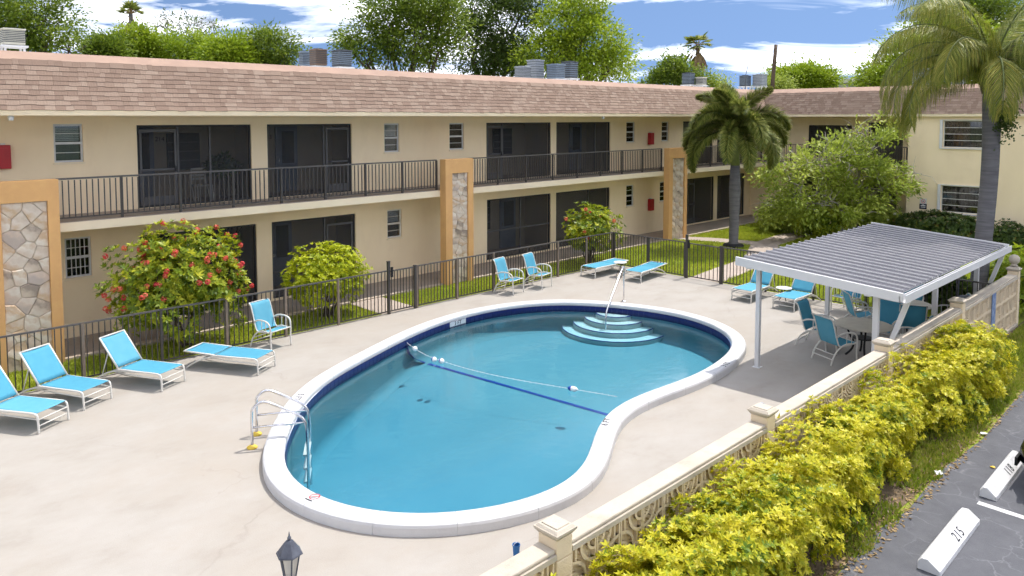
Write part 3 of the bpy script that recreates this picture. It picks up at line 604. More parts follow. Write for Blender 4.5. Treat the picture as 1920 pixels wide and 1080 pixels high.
bld = thing('apartment_building', 'long two storey cream apartment building with brown shingle mansard roof', 'building', (20, 20.4, 0))
def pbox(mp, u0, u1, d0, d1, z0, z1):
    c = [mp(u0, d0, z0), mp(u1, d1, z1)]; lo = [min(a, b) for a, b in zip(*c)]; hi = [max(a, b) for a, b in zip(*c)]
    return (lo[0], hi[0], lo[1], hi[1], lo[2], hi[2])
def window(par, mp, u0, u1, z0, z1, style='hung', fm='window_frame', name='window'):
    """frame in the opening, glass, blind or curtain and the dark room behind"""
    rt = put(name, None, par, mp((u0+u1)/2, 0, z0)); t = 0.045 if style != 'jalousie' else 0.03; d0, d1 = 0.05, 0.11; m = MB()
    for a in ((u0, u0+t, z0, z1), (u1-t, u1, z0, z1), (u0+t, u1-t, z0, z0+t), (u0+t, u1-t, z1-t, z1)): m.box(*pbox(mp, a[0], a[1], d0, d1, a[2], a[3]))
    m.build('frame', fm, rt)
    m = MB().box(*pbox(mp, u0-0.03, u1+0.03, -0.035, d0-0.002, z0-0.05, z0-0.002)); m.build('sill', 'stucco_white', rt)
    zm = (z0+z1)/2
    if style in ('hung', 'grid'):
        MB().box(*pbox(mp, u0+t+.002, u1-t-.002, d0-0.012, d1-0.004, zm-0.03, zm+0.03)).build('meeting_rail', fm, rt)
        for a, b in ((z0+t+.003, zm-0.033), (zm+0.033, z1-t-.003)): MB().box(*pbox(mp, u0+t+.003, u1-t-.003, 0.078, 0.082, a, b)).build('pane', 'glass', rt)
        if style == 'hung':
            m = MB(); z = zm+0.05
            while z < z1-t-0.02: m.box(*pbox(mp, u0+t+.01, u1-t-.01, 0.125, 0.14, z, z+0.034)); z += 0.042
            m.build('blind', 'blind', rt)
            MB().box(*pbox(mp, u0+t+.01, u1-t-.01, 0.15, 0.16, z0+t+.01, zm-.035)).build('curtain', 'curtain_grey', rt)
            for zz in (z0+(zm-z0)*0.5, zm+(z1-zm)*0.5): MB().box(*pbox(mp, u0+t+.002, u1-t-.002, 0.060, 0.076, zz-0.008, zz+0.008)).build('glazing_bar', fm, rt)
        else:
            k = 4
            for q in range(1, k+1): u = u0+t+(u1-u0-2*t)*q/(k+1); MB().box(*pbox(mp, u-0.008, u+0.008, 0.03, 0.046, z0+t, z1-t)).build('security_bar', 'window_frame', rt)
            for zz in (z0+(zm-z0)*0.5, zm+(z1-zm)*0.5): MB().box(*pbox(mp, u0+t, u1-t, 0.018, 0.029, zz-0.009, zz+0.009)).build('security_bar', 'window_frame', rt)
    else:
        k = 4
        for q in range(k):
            a = z0+t+(z1-z0-2*t)*q/k; b = z0+t+(z1-z0-2*t)*(q+1)/k
            MB().box(*pbox(mp, u0+t+.003, u1-t-.003, 0.078, 0.083, a+0.016, b-0.016)).build('pane', 'glass', rt)
            if q: MB().box(*pbox(mp, u0+t+.002, u1-t-.002, 0.04, 0.10, a-0.010, a+0.010)).build('glazing_bar', fm, rt)
        m = MB(); nn = 44; rows = [[], []]
        for i in range(nn+1):
            u = u0+t+(u1-u0-2*t)*i/nn; dd = 0.17+0.02*math.sin(i*1.9)+0.01*math.sin(i*0.7)
            rows[0].append(mp(u, dd, z0+t)); rows[1].append(mp(u, dd, z1-t))
        m.sheet(rows).build('curtain', 'curtain_brown', rt)
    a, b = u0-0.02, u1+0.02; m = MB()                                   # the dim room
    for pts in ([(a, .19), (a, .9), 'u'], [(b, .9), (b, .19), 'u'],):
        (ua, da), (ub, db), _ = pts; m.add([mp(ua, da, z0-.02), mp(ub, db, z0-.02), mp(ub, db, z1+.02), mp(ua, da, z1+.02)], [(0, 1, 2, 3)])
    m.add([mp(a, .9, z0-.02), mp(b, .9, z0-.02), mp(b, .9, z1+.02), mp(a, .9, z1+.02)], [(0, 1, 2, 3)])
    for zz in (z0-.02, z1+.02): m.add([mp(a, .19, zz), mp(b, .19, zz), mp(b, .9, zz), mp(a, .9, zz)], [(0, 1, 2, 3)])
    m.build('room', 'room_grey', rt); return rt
def porch(par, mp, u0, u1, z0, z1, mull=(), door=None, back=(), number=None, kick=None):
    """screened porch: dark frame, mullions, screen door, insect screens, back wall with doors and windows"""
    rt = put('screened_porch', None, par, mp((u0+u1)/2, 0, z0)); t = 0.05; D = 1.55; m = MB()
    e = 0.003
    for a in ((u0+e, u0+t, z0+e, z1-e), (u1-t, u1-e, z0+e, z1-e), (u0+t, u1-t, z0+e, z0+t), (u0+t, u1-t, z1-t, z1-e)): m.box(*pbox(mp, a[0], a[1], 0.05, 0.10, a[2], a[3]))
    m.build('frame', 'dark_frame', rt)
    xs = [u0+t]+sorted(mull)+[u1-t]
    for u in mull: MB().box(*pbox(mp, u-0.025, u+0.025, 0.05, 0.10, z0+t+e, z1-t-e)).build('mullion', 'bronze_frame', rt)
    if kick: MB().box(*pbox(mp, u0+t+e, u1-t-e, 0.055, 0.095, z0+kick-0.025, z0+kick+0.025)).build('transom', 'bronze_frame', rt)
    for a, b in zip(xs[:-1], xs[1:]):
        c = [mp(a+.026, 0.075, z0+t), mp(b-.026, 0.075, z0+t), mp(b-.026, 0.075, z1-t), mp(a+.026, 0.075, z1-t)]; MB().add(c, [(0, 1, 2, 3)]).build('screen', 'screen', rt)
    if door:
        a, b = door; m = MB(); zt = z0+2.02
        for q in ((a, a+.06, z0+.06, zt), (b-.06, b, z0+.06, zt), (a+.06, b-.06, zt-.07, zt), (a+.06, b-.06, z0+.06, z0+.28), (a+.06, b-.06, z0+.95, z0+1.0)): m.box(*pbox(mp, q[0], q[1], 0.03, 0.048, q[2], q[3]))
        dr = m.build('screen_door', 'bronze_frame', rt); MB().box(*pbox(mp, b-.05, b-.02, 0.0, 0.028, z0+.92, z0+1.06)).build('handle', 'black_iron', dr)
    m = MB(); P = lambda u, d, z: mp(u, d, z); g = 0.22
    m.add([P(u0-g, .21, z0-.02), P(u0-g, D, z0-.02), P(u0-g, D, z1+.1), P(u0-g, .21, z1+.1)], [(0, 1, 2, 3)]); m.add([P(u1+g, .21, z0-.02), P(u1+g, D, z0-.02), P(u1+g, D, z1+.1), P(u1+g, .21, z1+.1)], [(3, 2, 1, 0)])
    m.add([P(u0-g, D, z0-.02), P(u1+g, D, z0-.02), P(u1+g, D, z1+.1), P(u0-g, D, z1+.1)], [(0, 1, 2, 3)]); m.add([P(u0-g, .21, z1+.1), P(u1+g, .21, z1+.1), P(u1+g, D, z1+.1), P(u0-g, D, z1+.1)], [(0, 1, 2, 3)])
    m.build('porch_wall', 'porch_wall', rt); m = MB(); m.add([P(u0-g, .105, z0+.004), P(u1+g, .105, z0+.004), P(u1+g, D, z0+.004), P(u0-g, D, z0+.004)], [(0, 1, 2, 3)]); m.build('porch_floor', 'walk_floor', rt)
    for kind, a, b in back:
        if kind == 'door':
            dr = MB().box(*pbox(mp, a, b, D-.07, D-.004, z0+.01, z0+2.05)).build('door', 'door_blue', rt); MB().box(*pbox(mp, a+.06, a+.10, D-.13, D-.072, z0+.95, z0+1.05)).build('handle', 'steel', dr)
            MB().box(*pbox(mp, a+.2, b-.12, D-.082, D-.072, z0+.9, z0+1.9)).build('door_light', 'interior_dark', dr)
        else:
            wn = MB().box(*pbox(mp, a, b, D-.04, D-.004, z0+.85, z1-.25)).build('inner_window', 'interior_dark', rt)
            for q in range(1, 4): zz = z0+.85+(z1-z0-1.1)*q/4; MB().box(*pbox(mp, a+.02, b-.02, D-.055, D-.042, zz-.012, zz+.012)).build('slat', 'bronze_frame', wn)
    if number:
        up = Vector((0, 0, 1)); put_text(number[0], 0.17, 'ink_black', rt, mp(number[1], D-0.012, z0+1.72), Vector(mp(1, 0, 0))-Vector(mp(0, 0, 0)), up, 'door_number')
    return rt
# --- openings measured on the facade: (u0, u1)
UW = [('hung', 102, 157, 4.32, 5.24), ('hung', 721, 749, 4.26, 5.20), ('hung', 843, 870, 4.26, 5.20), ('hung', 1174, 1190, 4.28, 5.20), ('hung', 1240, 1253, 4.28, 5.20)]
UO = [(258, 472), (502, 660), (912, 1033), (1043, 1144), (1280, 1336), (1344, 1392)]
GW = [('grid', 115, 165, 1.50, 2.48), ('hung', 725, 752, 1.42, 2.36), ('hung', 1175, 1189, 1.40, 2.36), ('hung', 1238, 1250, 1.42, 2.36)]
GO = [(258, 478), (507, 665), (913, 1033), (1043, 1144), (1289, 1340), (1346, 1397)]
uw = [(s, fx(a), fx(b), c, d) for s, a, b, c, d in UW]; gw = [(s, fx(a), fx(b), c, d) for s, a, b, c, d in GW]
Z2 = 3.055; uo = [(fx(a), fx(b), Z2+0.012, 5.20) for a, b in UO]; Z1 = 0.10; go = [(fx(a), fx(b), Z1, 2.36) for a, b in GO]
wall_holes(mY, -6, XEND, Z2, 5.52, [h[1:] for h in uw]+uo, 0.20).build('upper_wall', 'stucco', bld)
wall_holes(mY, -6, XEND, 0.03, 2.86, [h[1:] for h in gw]+go, 0.20).build('ground_wall', 'stucco', bld)
for s, a, b, c, d in uw: window(bld, mY, a, b, c, d, s)
for s, a, b, c, d in gw: window(bld, mY, a, b, c, d, s, 'frame_white' if a > 10 and a < 20 else 'window_frame')
def lerp(h, t): return h[0]+(h[1]-h[0])*t
h = uo[0]; porch(bld, mY, *h, mull=(lerp(h, .34), lerp(h, .62)), door=(lerp(h, .02), lerp(h, .325)), back=(('door', lerp(h, .05), lerp(h, .30)), ('win', lerp(h, .42), lerp(h, .72))), number=('214', lerp(h, .36)))
h = uo[1]; porch(bld, mY, *h, mull=(lerp(h, .66),), door=(lerp(h, .68), lerp(h, .97)), back=(('win', lerp(h, .02), lerp(h, .16)), ('door', lerp(h, .36), lerp(h, .62))), number=('213', lerp(h, .28)))
h = uo[2]; porch(bld, mY, *h, mull=(lerp(h, .25),), door=(lerp(h, .02), lerp(h, .235)), back=(('door', lerp(h, .1), lerp(h, .33)), ('win', lerp(h, .5), lerp(h, .8))))
h = uo[3]; porch(bld, mY, *h, mull=(lerp(h, .72),), back=(('win', lerp(h, .1), lerp(h, .4)), ('door', lerp(h, .72), lerp(h, .95))))
for h in uo[4:]: porch(bld, mY, *h, mull=(lerp(h, .5),), back=(('door', lerp(h, .3), lerp(h, .6)),))
h = go[0]; porch(bld, mY, *h, mull=(lerp(h, .5),), back=(('door', lerp(h, .6), lerp(h, .85)), ('win', lerp(h, .1), lerp(h, .4))))
h = go[1]; porch(bld, mY, *h, mull=(lerp(h, .62),), door=(lerp(h, .64), lerp(h, .97)), back=(('win', lerp(h, .01), lerp(h, .13)), ('door', lerp(h, .24), lerp(h, .5))), kick=0.75)
h = go[2]; porch(bld, mY, *h, mull=(lerp(h, .52),), back=(('win', lerp(h, .1), lerp(h, .45)), ('door', lerp(h, .6), lerp(h, .85))), kick=1.05)
h = go[3]; porch(bld, mY, *h, mull=(lerp(h, .6),), back=(('door', lerp(h, .2), lerp(h, .45)),))
h = go[4]; porch(bld, mY, *h, mull=(lerp(h, .3),), door=(lerp(h, .02), lerp(h, .28)), back=(('door', lerp(h, .1), lerp(h, .4)),))
h = go[5]; porch(bld, mY, *h, mull=(lerp(h, .5),), back=(('win', lerp(h, .2), lerp(h, .7)),))
# narrow recessed post between paired openings keeps the cream strip; slab, soffit, fascia
MB().box(-6, XEND, YS+0.002, YW-0.002, 2.862, 3.03).build('balcony_slab', 'stucco', bld)
MB().box(-6, 36.9, YS-0.06, YS, 2.85, 3.045).build('slab_edge', 'stucco_white', bld)
MB().box(-6, XEND, YS-0.02, YW-0.003, 3.047, 3.062).build('balcony_floor', 'walk_floor', bld)
MB().box(-6, XEND-0.3, EAVE_Y+0.04, YW-0.004, 5.46, 5.50).build('soffit', 'stucco', bld)
MB().box(-6, XE-0.02, EAVE_Y+0.0, EAVE_Y+0.035, 5.44, 5.555).build('fascia', 'stucco', bld)
# flat roof, ridge strip and mansard
roof = put('roof', None, bld, (20, 19.5, 6.6)); FLATZ = 6.80
m = MB(); m.add([(-6, EAVE_Y+.02, EAVE_Z), (XE, EAVE_Y+.02, EAVE_Z), (XE+(TOP_Y-EAVE_Y), TOP_Y+.02, TOP_Z), (-6, TOP_Y+.02, TOP_Z)], [(0, 1, 2, 3)]); m.build('mansard_deck', 'roof_felt', roof)
dxy = TOP_Y-EAVE_Y
m = MB(); m.add([(-6, TOP_Y-.01, TOP_Z+.01), (XE+dxy, TOP_Y-.01, TOP_Z+.01), (XE+dxy+.55, TOP_Y+.55, FLATZ+.07), (-6, TOP_Y+.55, FLATZ+.07)], [(0, 1, 2, 3)]); m.add([(-6, TOP_Y+.55, FLATZ+.07), (XE+dxy+.55, TOP_Y+.55, FLATZ+.07), (XE+dxy+.55, TOP_Y+.75, FLATZ), (-6, TOP_Y+.75, FLATZ)], [(0, 1, 2, 3)]); m.build('ridge_strip', 'ridge_membrane', roof)
MB().box(-6, XEND+12, TOP_Y+.75, 31.5, FLATZ-.25, FLATZ).build('flat_roof', 'flat_roof', roof)
MB().box(-5.8, XEND+11, 22.2, 31.2, 0, FLATZ-.26).build('rear_volume', 'stucco', bld)
# shingles
sl = Vector((0, dxy, TOP_Z-EAVE_Z)); SLEN = sl.length; th = math.atan2(sl.z, sl.y); NROW = 10; EXP = SLEN/NROW
def shingle_box(wd):   # plate with a thick butt end, local x across, y up the slope, z out
    a = 0.0012; return [(a, 0, 0.002), (wd-a, 0, 0.002), (wd-a, EXP+.03, 0.0), (a, EXP+.03, 0.0), (a, 0, 0.020), (wd-a, 0, 0.020), (wd-a, EXP+.03, 0.007), (a, EXP+.03, 0.007)]
HF = [(0, 3, 2, 1), (4, 5, 6, 7), (0, 1, 5, 4), (1, 2, 6, 5), (2, 3, 7, 6), (3, 0, 4, 7)]
WDS = [0.12, 0.16, 0.20, 0.25, 0.30]; SHM = []
for wd in WDS: SHM.append(MB().add(shingle_box(wd), HF).mesh('shingle', 'shingle'))
far = MB(); count = 0; ct, st = math.cos(th), math.sin(th)
for r in range(NROW):
    x = 1.2+random.random()*0.3; s = r*EXP; y0 = EAVE_Y+ct*s-0.02*st*0; z0 = EAVE_Z+st*s; xmax = XE+ct*s
    while x < xmax:
        k = random.randrange(len(WDS)); wd = WDS[k]; jit = random.uniform(-0.012, 0.012); lift = random.uniform(0, 0.004)
        org = Vector((x, y0+ct*jit-st*lift, z0+st*jit+ct*lift))
        if 3.2 < x < 10.35 and count < 298:
            o = put('shingle', SHM[k], roof, org); o.rotation_euler.x = th; count += 1
        else:
            wd2 = min(wd, xmax-x)
            if wd2 > 0.03: far.add([(org.x+a, org.y+ct*b-st*c, org.z+st*b+ct*c) for a, b, c in shingle_box(wd2)], HF)
        x += wd
tag(far.build('shingle_field', 'shingle_far', roof), kind='stuff')
# gutter outlets / lights under the eave
for px in (18, 1128): 
    p = onY(px, 206, EAVE_Y+.2); MB().lathe([(0.05, -.12), (0.06, -.04), (0.03, 0)], (p.x, EAVE_Y+.12, 5.455), 10).build('eave_light', 'white_paint', bld)
# red fire cabinets
for px, zz, nm in ((4, 4.50, 'u'), (1217.5, 4.42, 'u'), (1219, 1.35, 'g')):
    x = onY(px, 300, YW).x; fr = put('fire_cabinet', None, bld, (x, YW, zz)); hh = 0.27
    MB().box(x-.15, x+.15, YW-.16, YW-.004, zz-hh, zz+hh).build('body', 'fire_red', fr, bevel=0.015); MB().box(x-.11, x+.11, YW-.172, YW-.162, zz-.2, zz+.2).build('cover', 'fire_red', fr)
    MB().box(x-.05, x+.05, YW-.10, YW-.004, zz+hh+.003, zz+hh+.04).build('hood', 'white_paint', fr)
# --- pillars with stone inlay
def voronoi_cells(w_, h_, nx, ny, seed):
    rs = np.random.default_rng(seed); pts = []
    for i in range(nx):
        for j in range(ny): pts.append(((i+.5+rs.uniform(-.42, .42)+(0.25 if j % 2 else -.25)*(nx > 1))*w_/nx, (j+.5+rs.uniform(-.42, .42))*h_/ny))
    pts = [(min(max(x, .05), w_-.05), min(max(y, .05), h_-.05)) for x, y in pts]; cells = []
    for i, (px, py) in enumerate(pts):
        poly = [(0, 0), (w_, 0), (w_, h_), (0, h_)]
        for j, (qx, qy) in enumerate(pts):
            if i == j: continue
            mx_, my_ = (px+qx)/2, (py+qy)/2; nx_, ny_ = qx-px, qy-py; L_ = math.hypot(nx_, ny_); mx_ -= nx_/L_*0.0025; my_ -= ny_/L_*0.0025; new = []
            for a, b in zip(poly, poly[1:]+poly[:1]):
                da = (a[0]-mx_)*nx_+(a[1]-my_)*ny_; db = (b[0]-mx_)*nx_+(b[1]-my_)*ny_
                if da <= 0: new.append(a)
                if (da < 0) != (db < 0): t = da/(da-db); new.append((a[0]+(b[0]-a[0])*t, a[1]+(b[1]-a[1])*t))
            poly = new
            if not poly: break
        if len(poly) > 2: cells.append(poly)
    return cells
def pillar(x0, x1, seed, label, nx=2, ny=10):
    p = put('stone_pillar', None, bld, ((x0+x1)/2, 18.6, 0)); f, b, zt = 18.60, 18.885, 4.05; i0, i1, zi = x0+.28, x1-.22, 3.60
    holes = [(i0, i1, -.05, zi)]; mp = lambda u, d, z: (u, f+d, z)
    m = wall_holes(mp, x0, x1, -.06, zt, holes, b-f); m.add([(x0, f, zt), (x1, f, zt), (x1, b, zt), (x0, b, zt)], [(0, 1, 2, 3)])
    for xx in (x0, x1): m.add([(xx, f, -.06), (xx, b, -.06), (xx, b, zt), (xx, f, zt)], [(0, 1, 2, 3)])
    m.build('surround', 'pillar_paint', p); p['label'] = label
    MB().box(i0+.003, i1-.003, f+.085, b-.01, -.05, zi-.003).build('mortar', 'mortar', p)
    rs = random.Random(seed)
    for c in voronoi_cells(i1-i0, zi+.04, nx, ny, seed):
        cx = sum(a for a, _ in c)/len(c); cz = sum(a for _, a in c)/len(c); pr_ = rs.uniform(.02, .045); tx, tz = rs.uniform(-.06, .06), rs.uniform(-.06, .06)
        Y = lambda a, bz, k: f+.084-k*(pr_+tx*(a-cx)+tz*(bz-cz)); m = MB()
        ring0 = [(i0+a, f+.084, -.045+z) for a, z in c]; ring1 = [(i0+cx+(a-cx)*.985, Y(a, z, .7), -.045+cz+(z-cz)*.985) for a, z in c]; ring2 = [(i0+cx+(a-cx)*.86, Y(a, z, 1), -.045+cz+(z-cz)*.88) for a, z in c]
        nn = len(c); m.v = ring0+ring1+ring2+[(i0+cx, Y(cx, cz, 1)-.006, -.045+cz)]
        for k in range(nn):
            q = (k+1) % nn; m.f += [(k, q, nn+q, nn+k), (nn+k, nn+q, 2*nn+q, 2*nn+k), (2*nn+k, 2*nn+q, 3*nn)]
        m.build('stone', 'stone', p, org=(i0+cx, f, cz))
pillar(3.02, 4.38, 3, 'leftmost orange pillar inlaid with pale stone', 3, 12); pillar(15.25, 16.43, 11, 'middle orange pillar inlaid with pale stone', 3, 14); pillar(27.82, 29.25, 23, 'orange stone pillar beside the palm', 3, 13)
# --- balcony railings
pick = MB().box(-.011, .011, -.011, .011, 0, 0.83).mesh('picket', 'rail_metal'); pst = MB().box(-.027, .027, -.027, .027, 0, 0.955).mesh('post', 'rail_metal')
def railing(par, a, b, z0, name='balcony_railing', axis='x', fixed=YS+.03):
    rt = put(name, None, par, (a, fixed, z0) if axis == 'x' else (fixed, a, z0)); W = (lambda u, d, z: (u, fixed+d, z)) if axis == 'x' else (lambda u, d, z: (fixed+d, u, z))
    MB().box(*pbox(W, a, b, -.024, .024, z0+.945, z0+.985)).build('top_rail', 'rail_top', rt); MB().box(*pbox(W, a, b, -.014, .014, z0+.07, z0+.10)).build('bottom_rail', 'rail_metal', rt)
    npan = max(1, round(abs(b-a)/1.35)); ln = (b-a)/npan
    for k in range(npan+1): put('post', pst, rt, W(a+ln*k, 0, z0-.0))
    npk = round(abs(ln)/.118)
    for k in range(npan):
        for q in range(1, npk): put('picket', pick, rt, W(a+ln*k+ln*q/npk, 0, z0+.101))
railing(bld, 4.42, 15.18, 3.062); railing(bld, 16.48, 27.76, 3.062); railing(bld, 29.3, 36.85, 3.062); 
# --- the wing closing the courtyard
wing = thing('apartment_wing', 'cream apartment wing closing the far right side of the courtyard', 'building', (38, 10, 0))
mX = lambda u, d, z: (XB+d, u, z); mR = lambda u, d, z: (XR+d, u, z)
def wy(px): return onX(px, 300, XB).y
bw = [(8.55, wy(1767), 1.22, 2.40), (8.55, wy(1767), 4.08, 5.26), (2.0, 4.2, 1.2, 2.4), (2.0, 4.2, 4.08, 5.26)]
wall_holes(mX, -12, 11.88, -.05, 5.52, bw, 0.2).build('block_wall', 'stucco', wing)
MB().box(XB+.002, XR+.1, 11.68, 11.878, -.05, 5.52).build('block_return', 'stucco', wing)
for a, b, c, d in bw:
    wn = window(wing, mX, a, b, c, d, 'jalousie', 'frame_white')
    MB().box(*pbox(mX, b+.02, b+.13, -.09, -.004, c-.06, d+.04)).build('shutter_track', 'white_paint', wn, bevel=.008); MB().box(*pbox(mX, a-.05, b+.018, -.06, -.004, d+.008, d+.04)).build('head_track', 'white_paint', wn); MB().box(*pbox(mX, a-.05, b+.018, -.075, -.037, c-.06, c-.02)).build('foot_track', 'white_paint', wn)
ro = [(12.6, 14.2, 3.08, 5.15), (15.0, 17.2, 3.6, 5.0), (12.8, 14.6, 0.06, 2.3), (15.6, 17.4, .06, 2.3)]
wall_holes(mR, 11.88, 20.4, -.05, 5.52, ro, 0.2).build('recess_wall', 'stucco', wing)
for a, b, c, d in ro: porch(wing, mR, a, b, c, d, mull=((a+b)/2,))
MB().box(XB+.05, XR-.002, 11.9, 18.9, 2.862, 3.045).build('balcony_slab', 'stucco_white', wing); MB().box(XB+.06, XR-.003, 11.9, 18.9, 3.047, 3.06).build('balcony_floor', 'walk_floor', wing)
railing(wing, 11.95, 18.85, 3.062, axis='y', fixed=XB+.1)
MB().box(XE+.04, XR+.1, -12, 18.6, 5.46, 5.50).build('soffit', 'stucco_white', wing); MB().box(XE, XE+.035, -12, EAVE_Y-.01, 5.44, 5.555).build('fascia', 'stucco_white', wing)
MB().box(XB+.3, XB+1.48, 17.9, 18.7, -.05, .03).build('stoop', 'walk_floor', wing)
m = MB(); m.add([(XE+.02, -12, EAVE_Z), (XE+.02, EAVE_Y, EAVE_Z), (XE+dxy+.02, TOP_Y, TOP_Z), (XE+dxy+.02, -12, TOP_Z)], [(0, 1, 2, 3)]); wr = m.build('roof', 'roof_felt', wing)
m = MB(); m.add([(XE+dxy-.01, -12, TOP_Z+.01), (XE+dxy-.01, TOP_Y, TOP_Z+.01), (XE+dxy+.55, TOP_Y+.55, FLATZ+.07), (XE+dxy+.55, -12, FLATZ+.07)], [(0, 1, 2, 3)]); m.build('ridge_strip', 'ridge_membrane', wr)
MB().box(XE+dxy+.55, XE+12, -12, TOP_Y+.74, FLATZ-.2, FLATZ+.06).build('flat_roof', 'flat_roof', wr)
MB().box(XR+1.9, XE+11.8, -11.8, 22, 0, FLATZ-.21).build('rear_volume', 'stucco', wing)
far = MB()
for r in range(NROW):
    y = -3+random.random()*0.3; s = r*EXP; x0 = XE+ct*s; z0 = EAVE_Z+st*s; ymax = EAVE_Y+ct*s
    while y < ymax:
        wd = min(random.choice(WDS), ymax-y); jit = random.uniform(-.012, .012)
        if wd > .03: far.add([(x0+ct*(b+jit)-st*c, y+a, z0+st*(b+jit)+ct*c) for a, b, c in shingle_box(wd)], [tuple(reversed(f)) for f in HF])
        y += wd
tag(far.build('shingle_field', 'shingle_far', wr), kind='stuff')
# sign on the wing wall: white panel with a ban ring above a navy panel with pale lines
c = onX(1731, 382, XB); sg = thing('wall_sign', 'small white and navy prohibition sign on the cream wing wall', 'sign', (XB, c.y, c.z))
MB().box(XB-.012, XB-.003, c.y-.14, c.y+.14, c.z+.0, c.z+.24).build('upper_panel', 'white_paint', sg); MB().box(XB-.012, XB-.003, c.y-.15, c.y+.15, c.z-.24, c.z-.004).build('lower_panel', 'ink_navy', sg)
m = MB(); cz = c.z+.12; m.sheet([[(XB-.014, c.y+r*math.cos(t), cz+r*math.sin(t)) for t in np.linspace(0, 2*math.pi, 29)] for r in (.07, .092)]); m.bar((XB-.014, c.y-.06, cz-.06), (XB-.014, c.y+.06, cz+.06), .004, .016, (1, 0, 0)); m.build('ban_ring', 'ink_red', sg)
m = MB().box(XB-.016, XB-.013, c.y-.03, c.y+.03, cz-.02, cz+.02); m.build('symbol', 'ink_black', sg)
m = MB().box(XB-.016, XB-.013, c.y-.10, c.y+.10, c.z-.11, c.z-.06).box(XB-.016, XB-.013, c.y-.03, c.y+.03, c.z-.05, c.z-.025).box(XB-.016, XB-.013, c.y-.10, c.y+.10, c.z-.17, c.z-.145); m.build('print_lines', 'white_paint', sg)
# --- rooftop air conditioners
def ac(px0, px1, py0, py1, d, body, label, style='louver'):
    a = deep((px0+px1)/2, py1, d); wd = (px1-px0)/FPX*d/1.32; ht = (py1-py0)/FPX*d
    t = thing('air_conditioner', label, 'air conditioner', (a.x, a.y, FLATZ), 'rooftop air conditioners'); x0, x1, y0, y1, z0, z1 = a.x-wd/2, a.x+wd/2, a.y-wd/2, a.y+wd/2, max(a.z, FLATZ+.1), max(a.z, FLATZ+.1)+ht
    MB().box(x0+.02, x1-.02, y0+.02, y1-.02, z0+.02, z1-.04).build('casing', body, t, bevel=.02); MB().box(x0-.01, x1+.01, y0-.01, y1+.01, z1-.039, z1).build('top_cover', body, t, bevel=.01)
    for k in range(7):
        z = z0+.1+(ht-.2)*k/6; MB().box(x0, x1, y0, y0+.018, z, z+.02).build('louver', 'ac_dark' if body != 'ac_dark' else 'ac_blue', t)
        MB().box(x0, x0+.018, y0+.02, y1, z, z+.02).build('louver', 'ac_dark' if body != 'ac_dark' else 'ac_blue', t)
    MB().lathe([(wd*.36, 0), (wd*.36, .03)], ((x0+x1)/2, (y0+y1)/2, z1+.001), 14).build('fan_grille', 'ac_dark', t)
    MB().box(x0-.05, x1+.05, y0-.05, y1+.05, z0-.06, z0).build('base', 'white_paint', t)
    for sx in (x0+.05, x1-.05):
        for sy in (y0+.05, y1-.05): MB().box(sx-.03, sx+.03, sy-.03, sy+.03, FLATZ-.02, z0-.062).build('leg', 'white_paint', t)
ac(0, 48, 55, 86, 24, 'ac_beige', 'beige packaged air conditioner at the far left of the roof')
ac(560, 583, 97, 124, 29.5, 'ac_blue', 'blue grey air conditioner left of the rusty brown one'); ac(580, 614, 93, 124, 28, 'ac_brown', 'rusty brown air conditioner on the roof'); ac(622, 660, 95, 126, 27.5, 'ac_dark', 'dark air conditioner right of the rusty brown one')
ac(965, 995, 125, 149, 34, 'ac_grey', 'low grey air conditioner, leftmost of the middle roof group'); ac(988, 1020, 113, 148, 35, 'ac_grey', 'tall grey air conditioner in the middle roof group'); ac(1025, 1059, 121, 148, 34.5, 'ac_blue', 'blue grey air conditioner in the middle roof group'); ac(1053, 1083, 116, 147, 36, 'ac_dark', 'dark air conditioner, rightmost of the middle roof group')
ac(1279, 1302, 137, 159, 45, 'ac_dark', 'dark air conditioner below the fan palm'); ac(1304, 1325, 145, 160, 45, 'ac_beige', 'small beige air conditioner beside the dark one below the fan palm')
ac(1386, 1408, 142, 162, 50, 'ac_dark', 'dark air conditioner behind the courtyard palm'); ac(1411, 1438, 140, 162, 50, 'ac_grey', 'grey air conditioner at the roof corner')
for xa, xb, yy, lab in ((1710, 1745, 172, 'grey air conditioner left on the wing roof behind palm fronds'), (1775, 1810, 170, 'grey air conditioner right on the wing roof behind palm fronds')):
    ac(xa, xb, yy-38, yy-6, 36.0, 'ac_grey', lab)

# ================================================================= POOL FENCE AND GATES
fp = MB().box(-.009, .009, -.009, .009, 0.09, 1.185).mesh('picket', 'rail_metal')
fpost = MB().box(-.026, .026, -.026, .026, -.05, 1.215).mesh('post', 'rail_metal'); fpost_t = MB().box(-.028, .028, -.028, .028, -.05, 1.215).mesh('post', 'fence_post_tan')
def fence(name, label, a, b, fixed, axis, posts=None, group=None, cat='fence', tan=True):
    W = (lambda u, d, z: (u, fixed+d, z)) if axis == 'x' else (lambda u, d, z: (fixed+d, u, z)); lo, hi = min(a, b), max(a, b)
    rt = thing(name, label, cat, W(lo, 0, 0), group)
    MB().box(*pbox(W, lo, hi, -.02, .02, 1.187, 1.222)).build('top_rail', 'rail_top', rt); MB().box(*pbox(W, lo, hi, -.014, .014, .06, .089)).build('bottom_rail', 'rail_metal', rt)
    if posts is None: npn = max(1, round((hi-lo)/1.5)); posts = [lo+(hi-lo)*k/npn for k in range(npn+1)]
    for k, u in enumerate(posts): put('post', fpost_t if tan and k % 4 != 3 else fpost, rt, W(u, 0, 0))
    npk = round((hi-lo)/.115)
    for k in range(npk):
        u = lo+(hi-lo)*(k+.5)/npk
        if min(abs(u-p) for p in posts) > .035: put('picket', fp, rt, W(u, 0, 0))
    return rt
fence('pool_fence', 'brown metal picket fence along the building side, left of its gate', 0.2, 11.80, FY, 'x', [1.3, 2.8, 4.32, 5.86, 7.32, 8.80, 10.28])
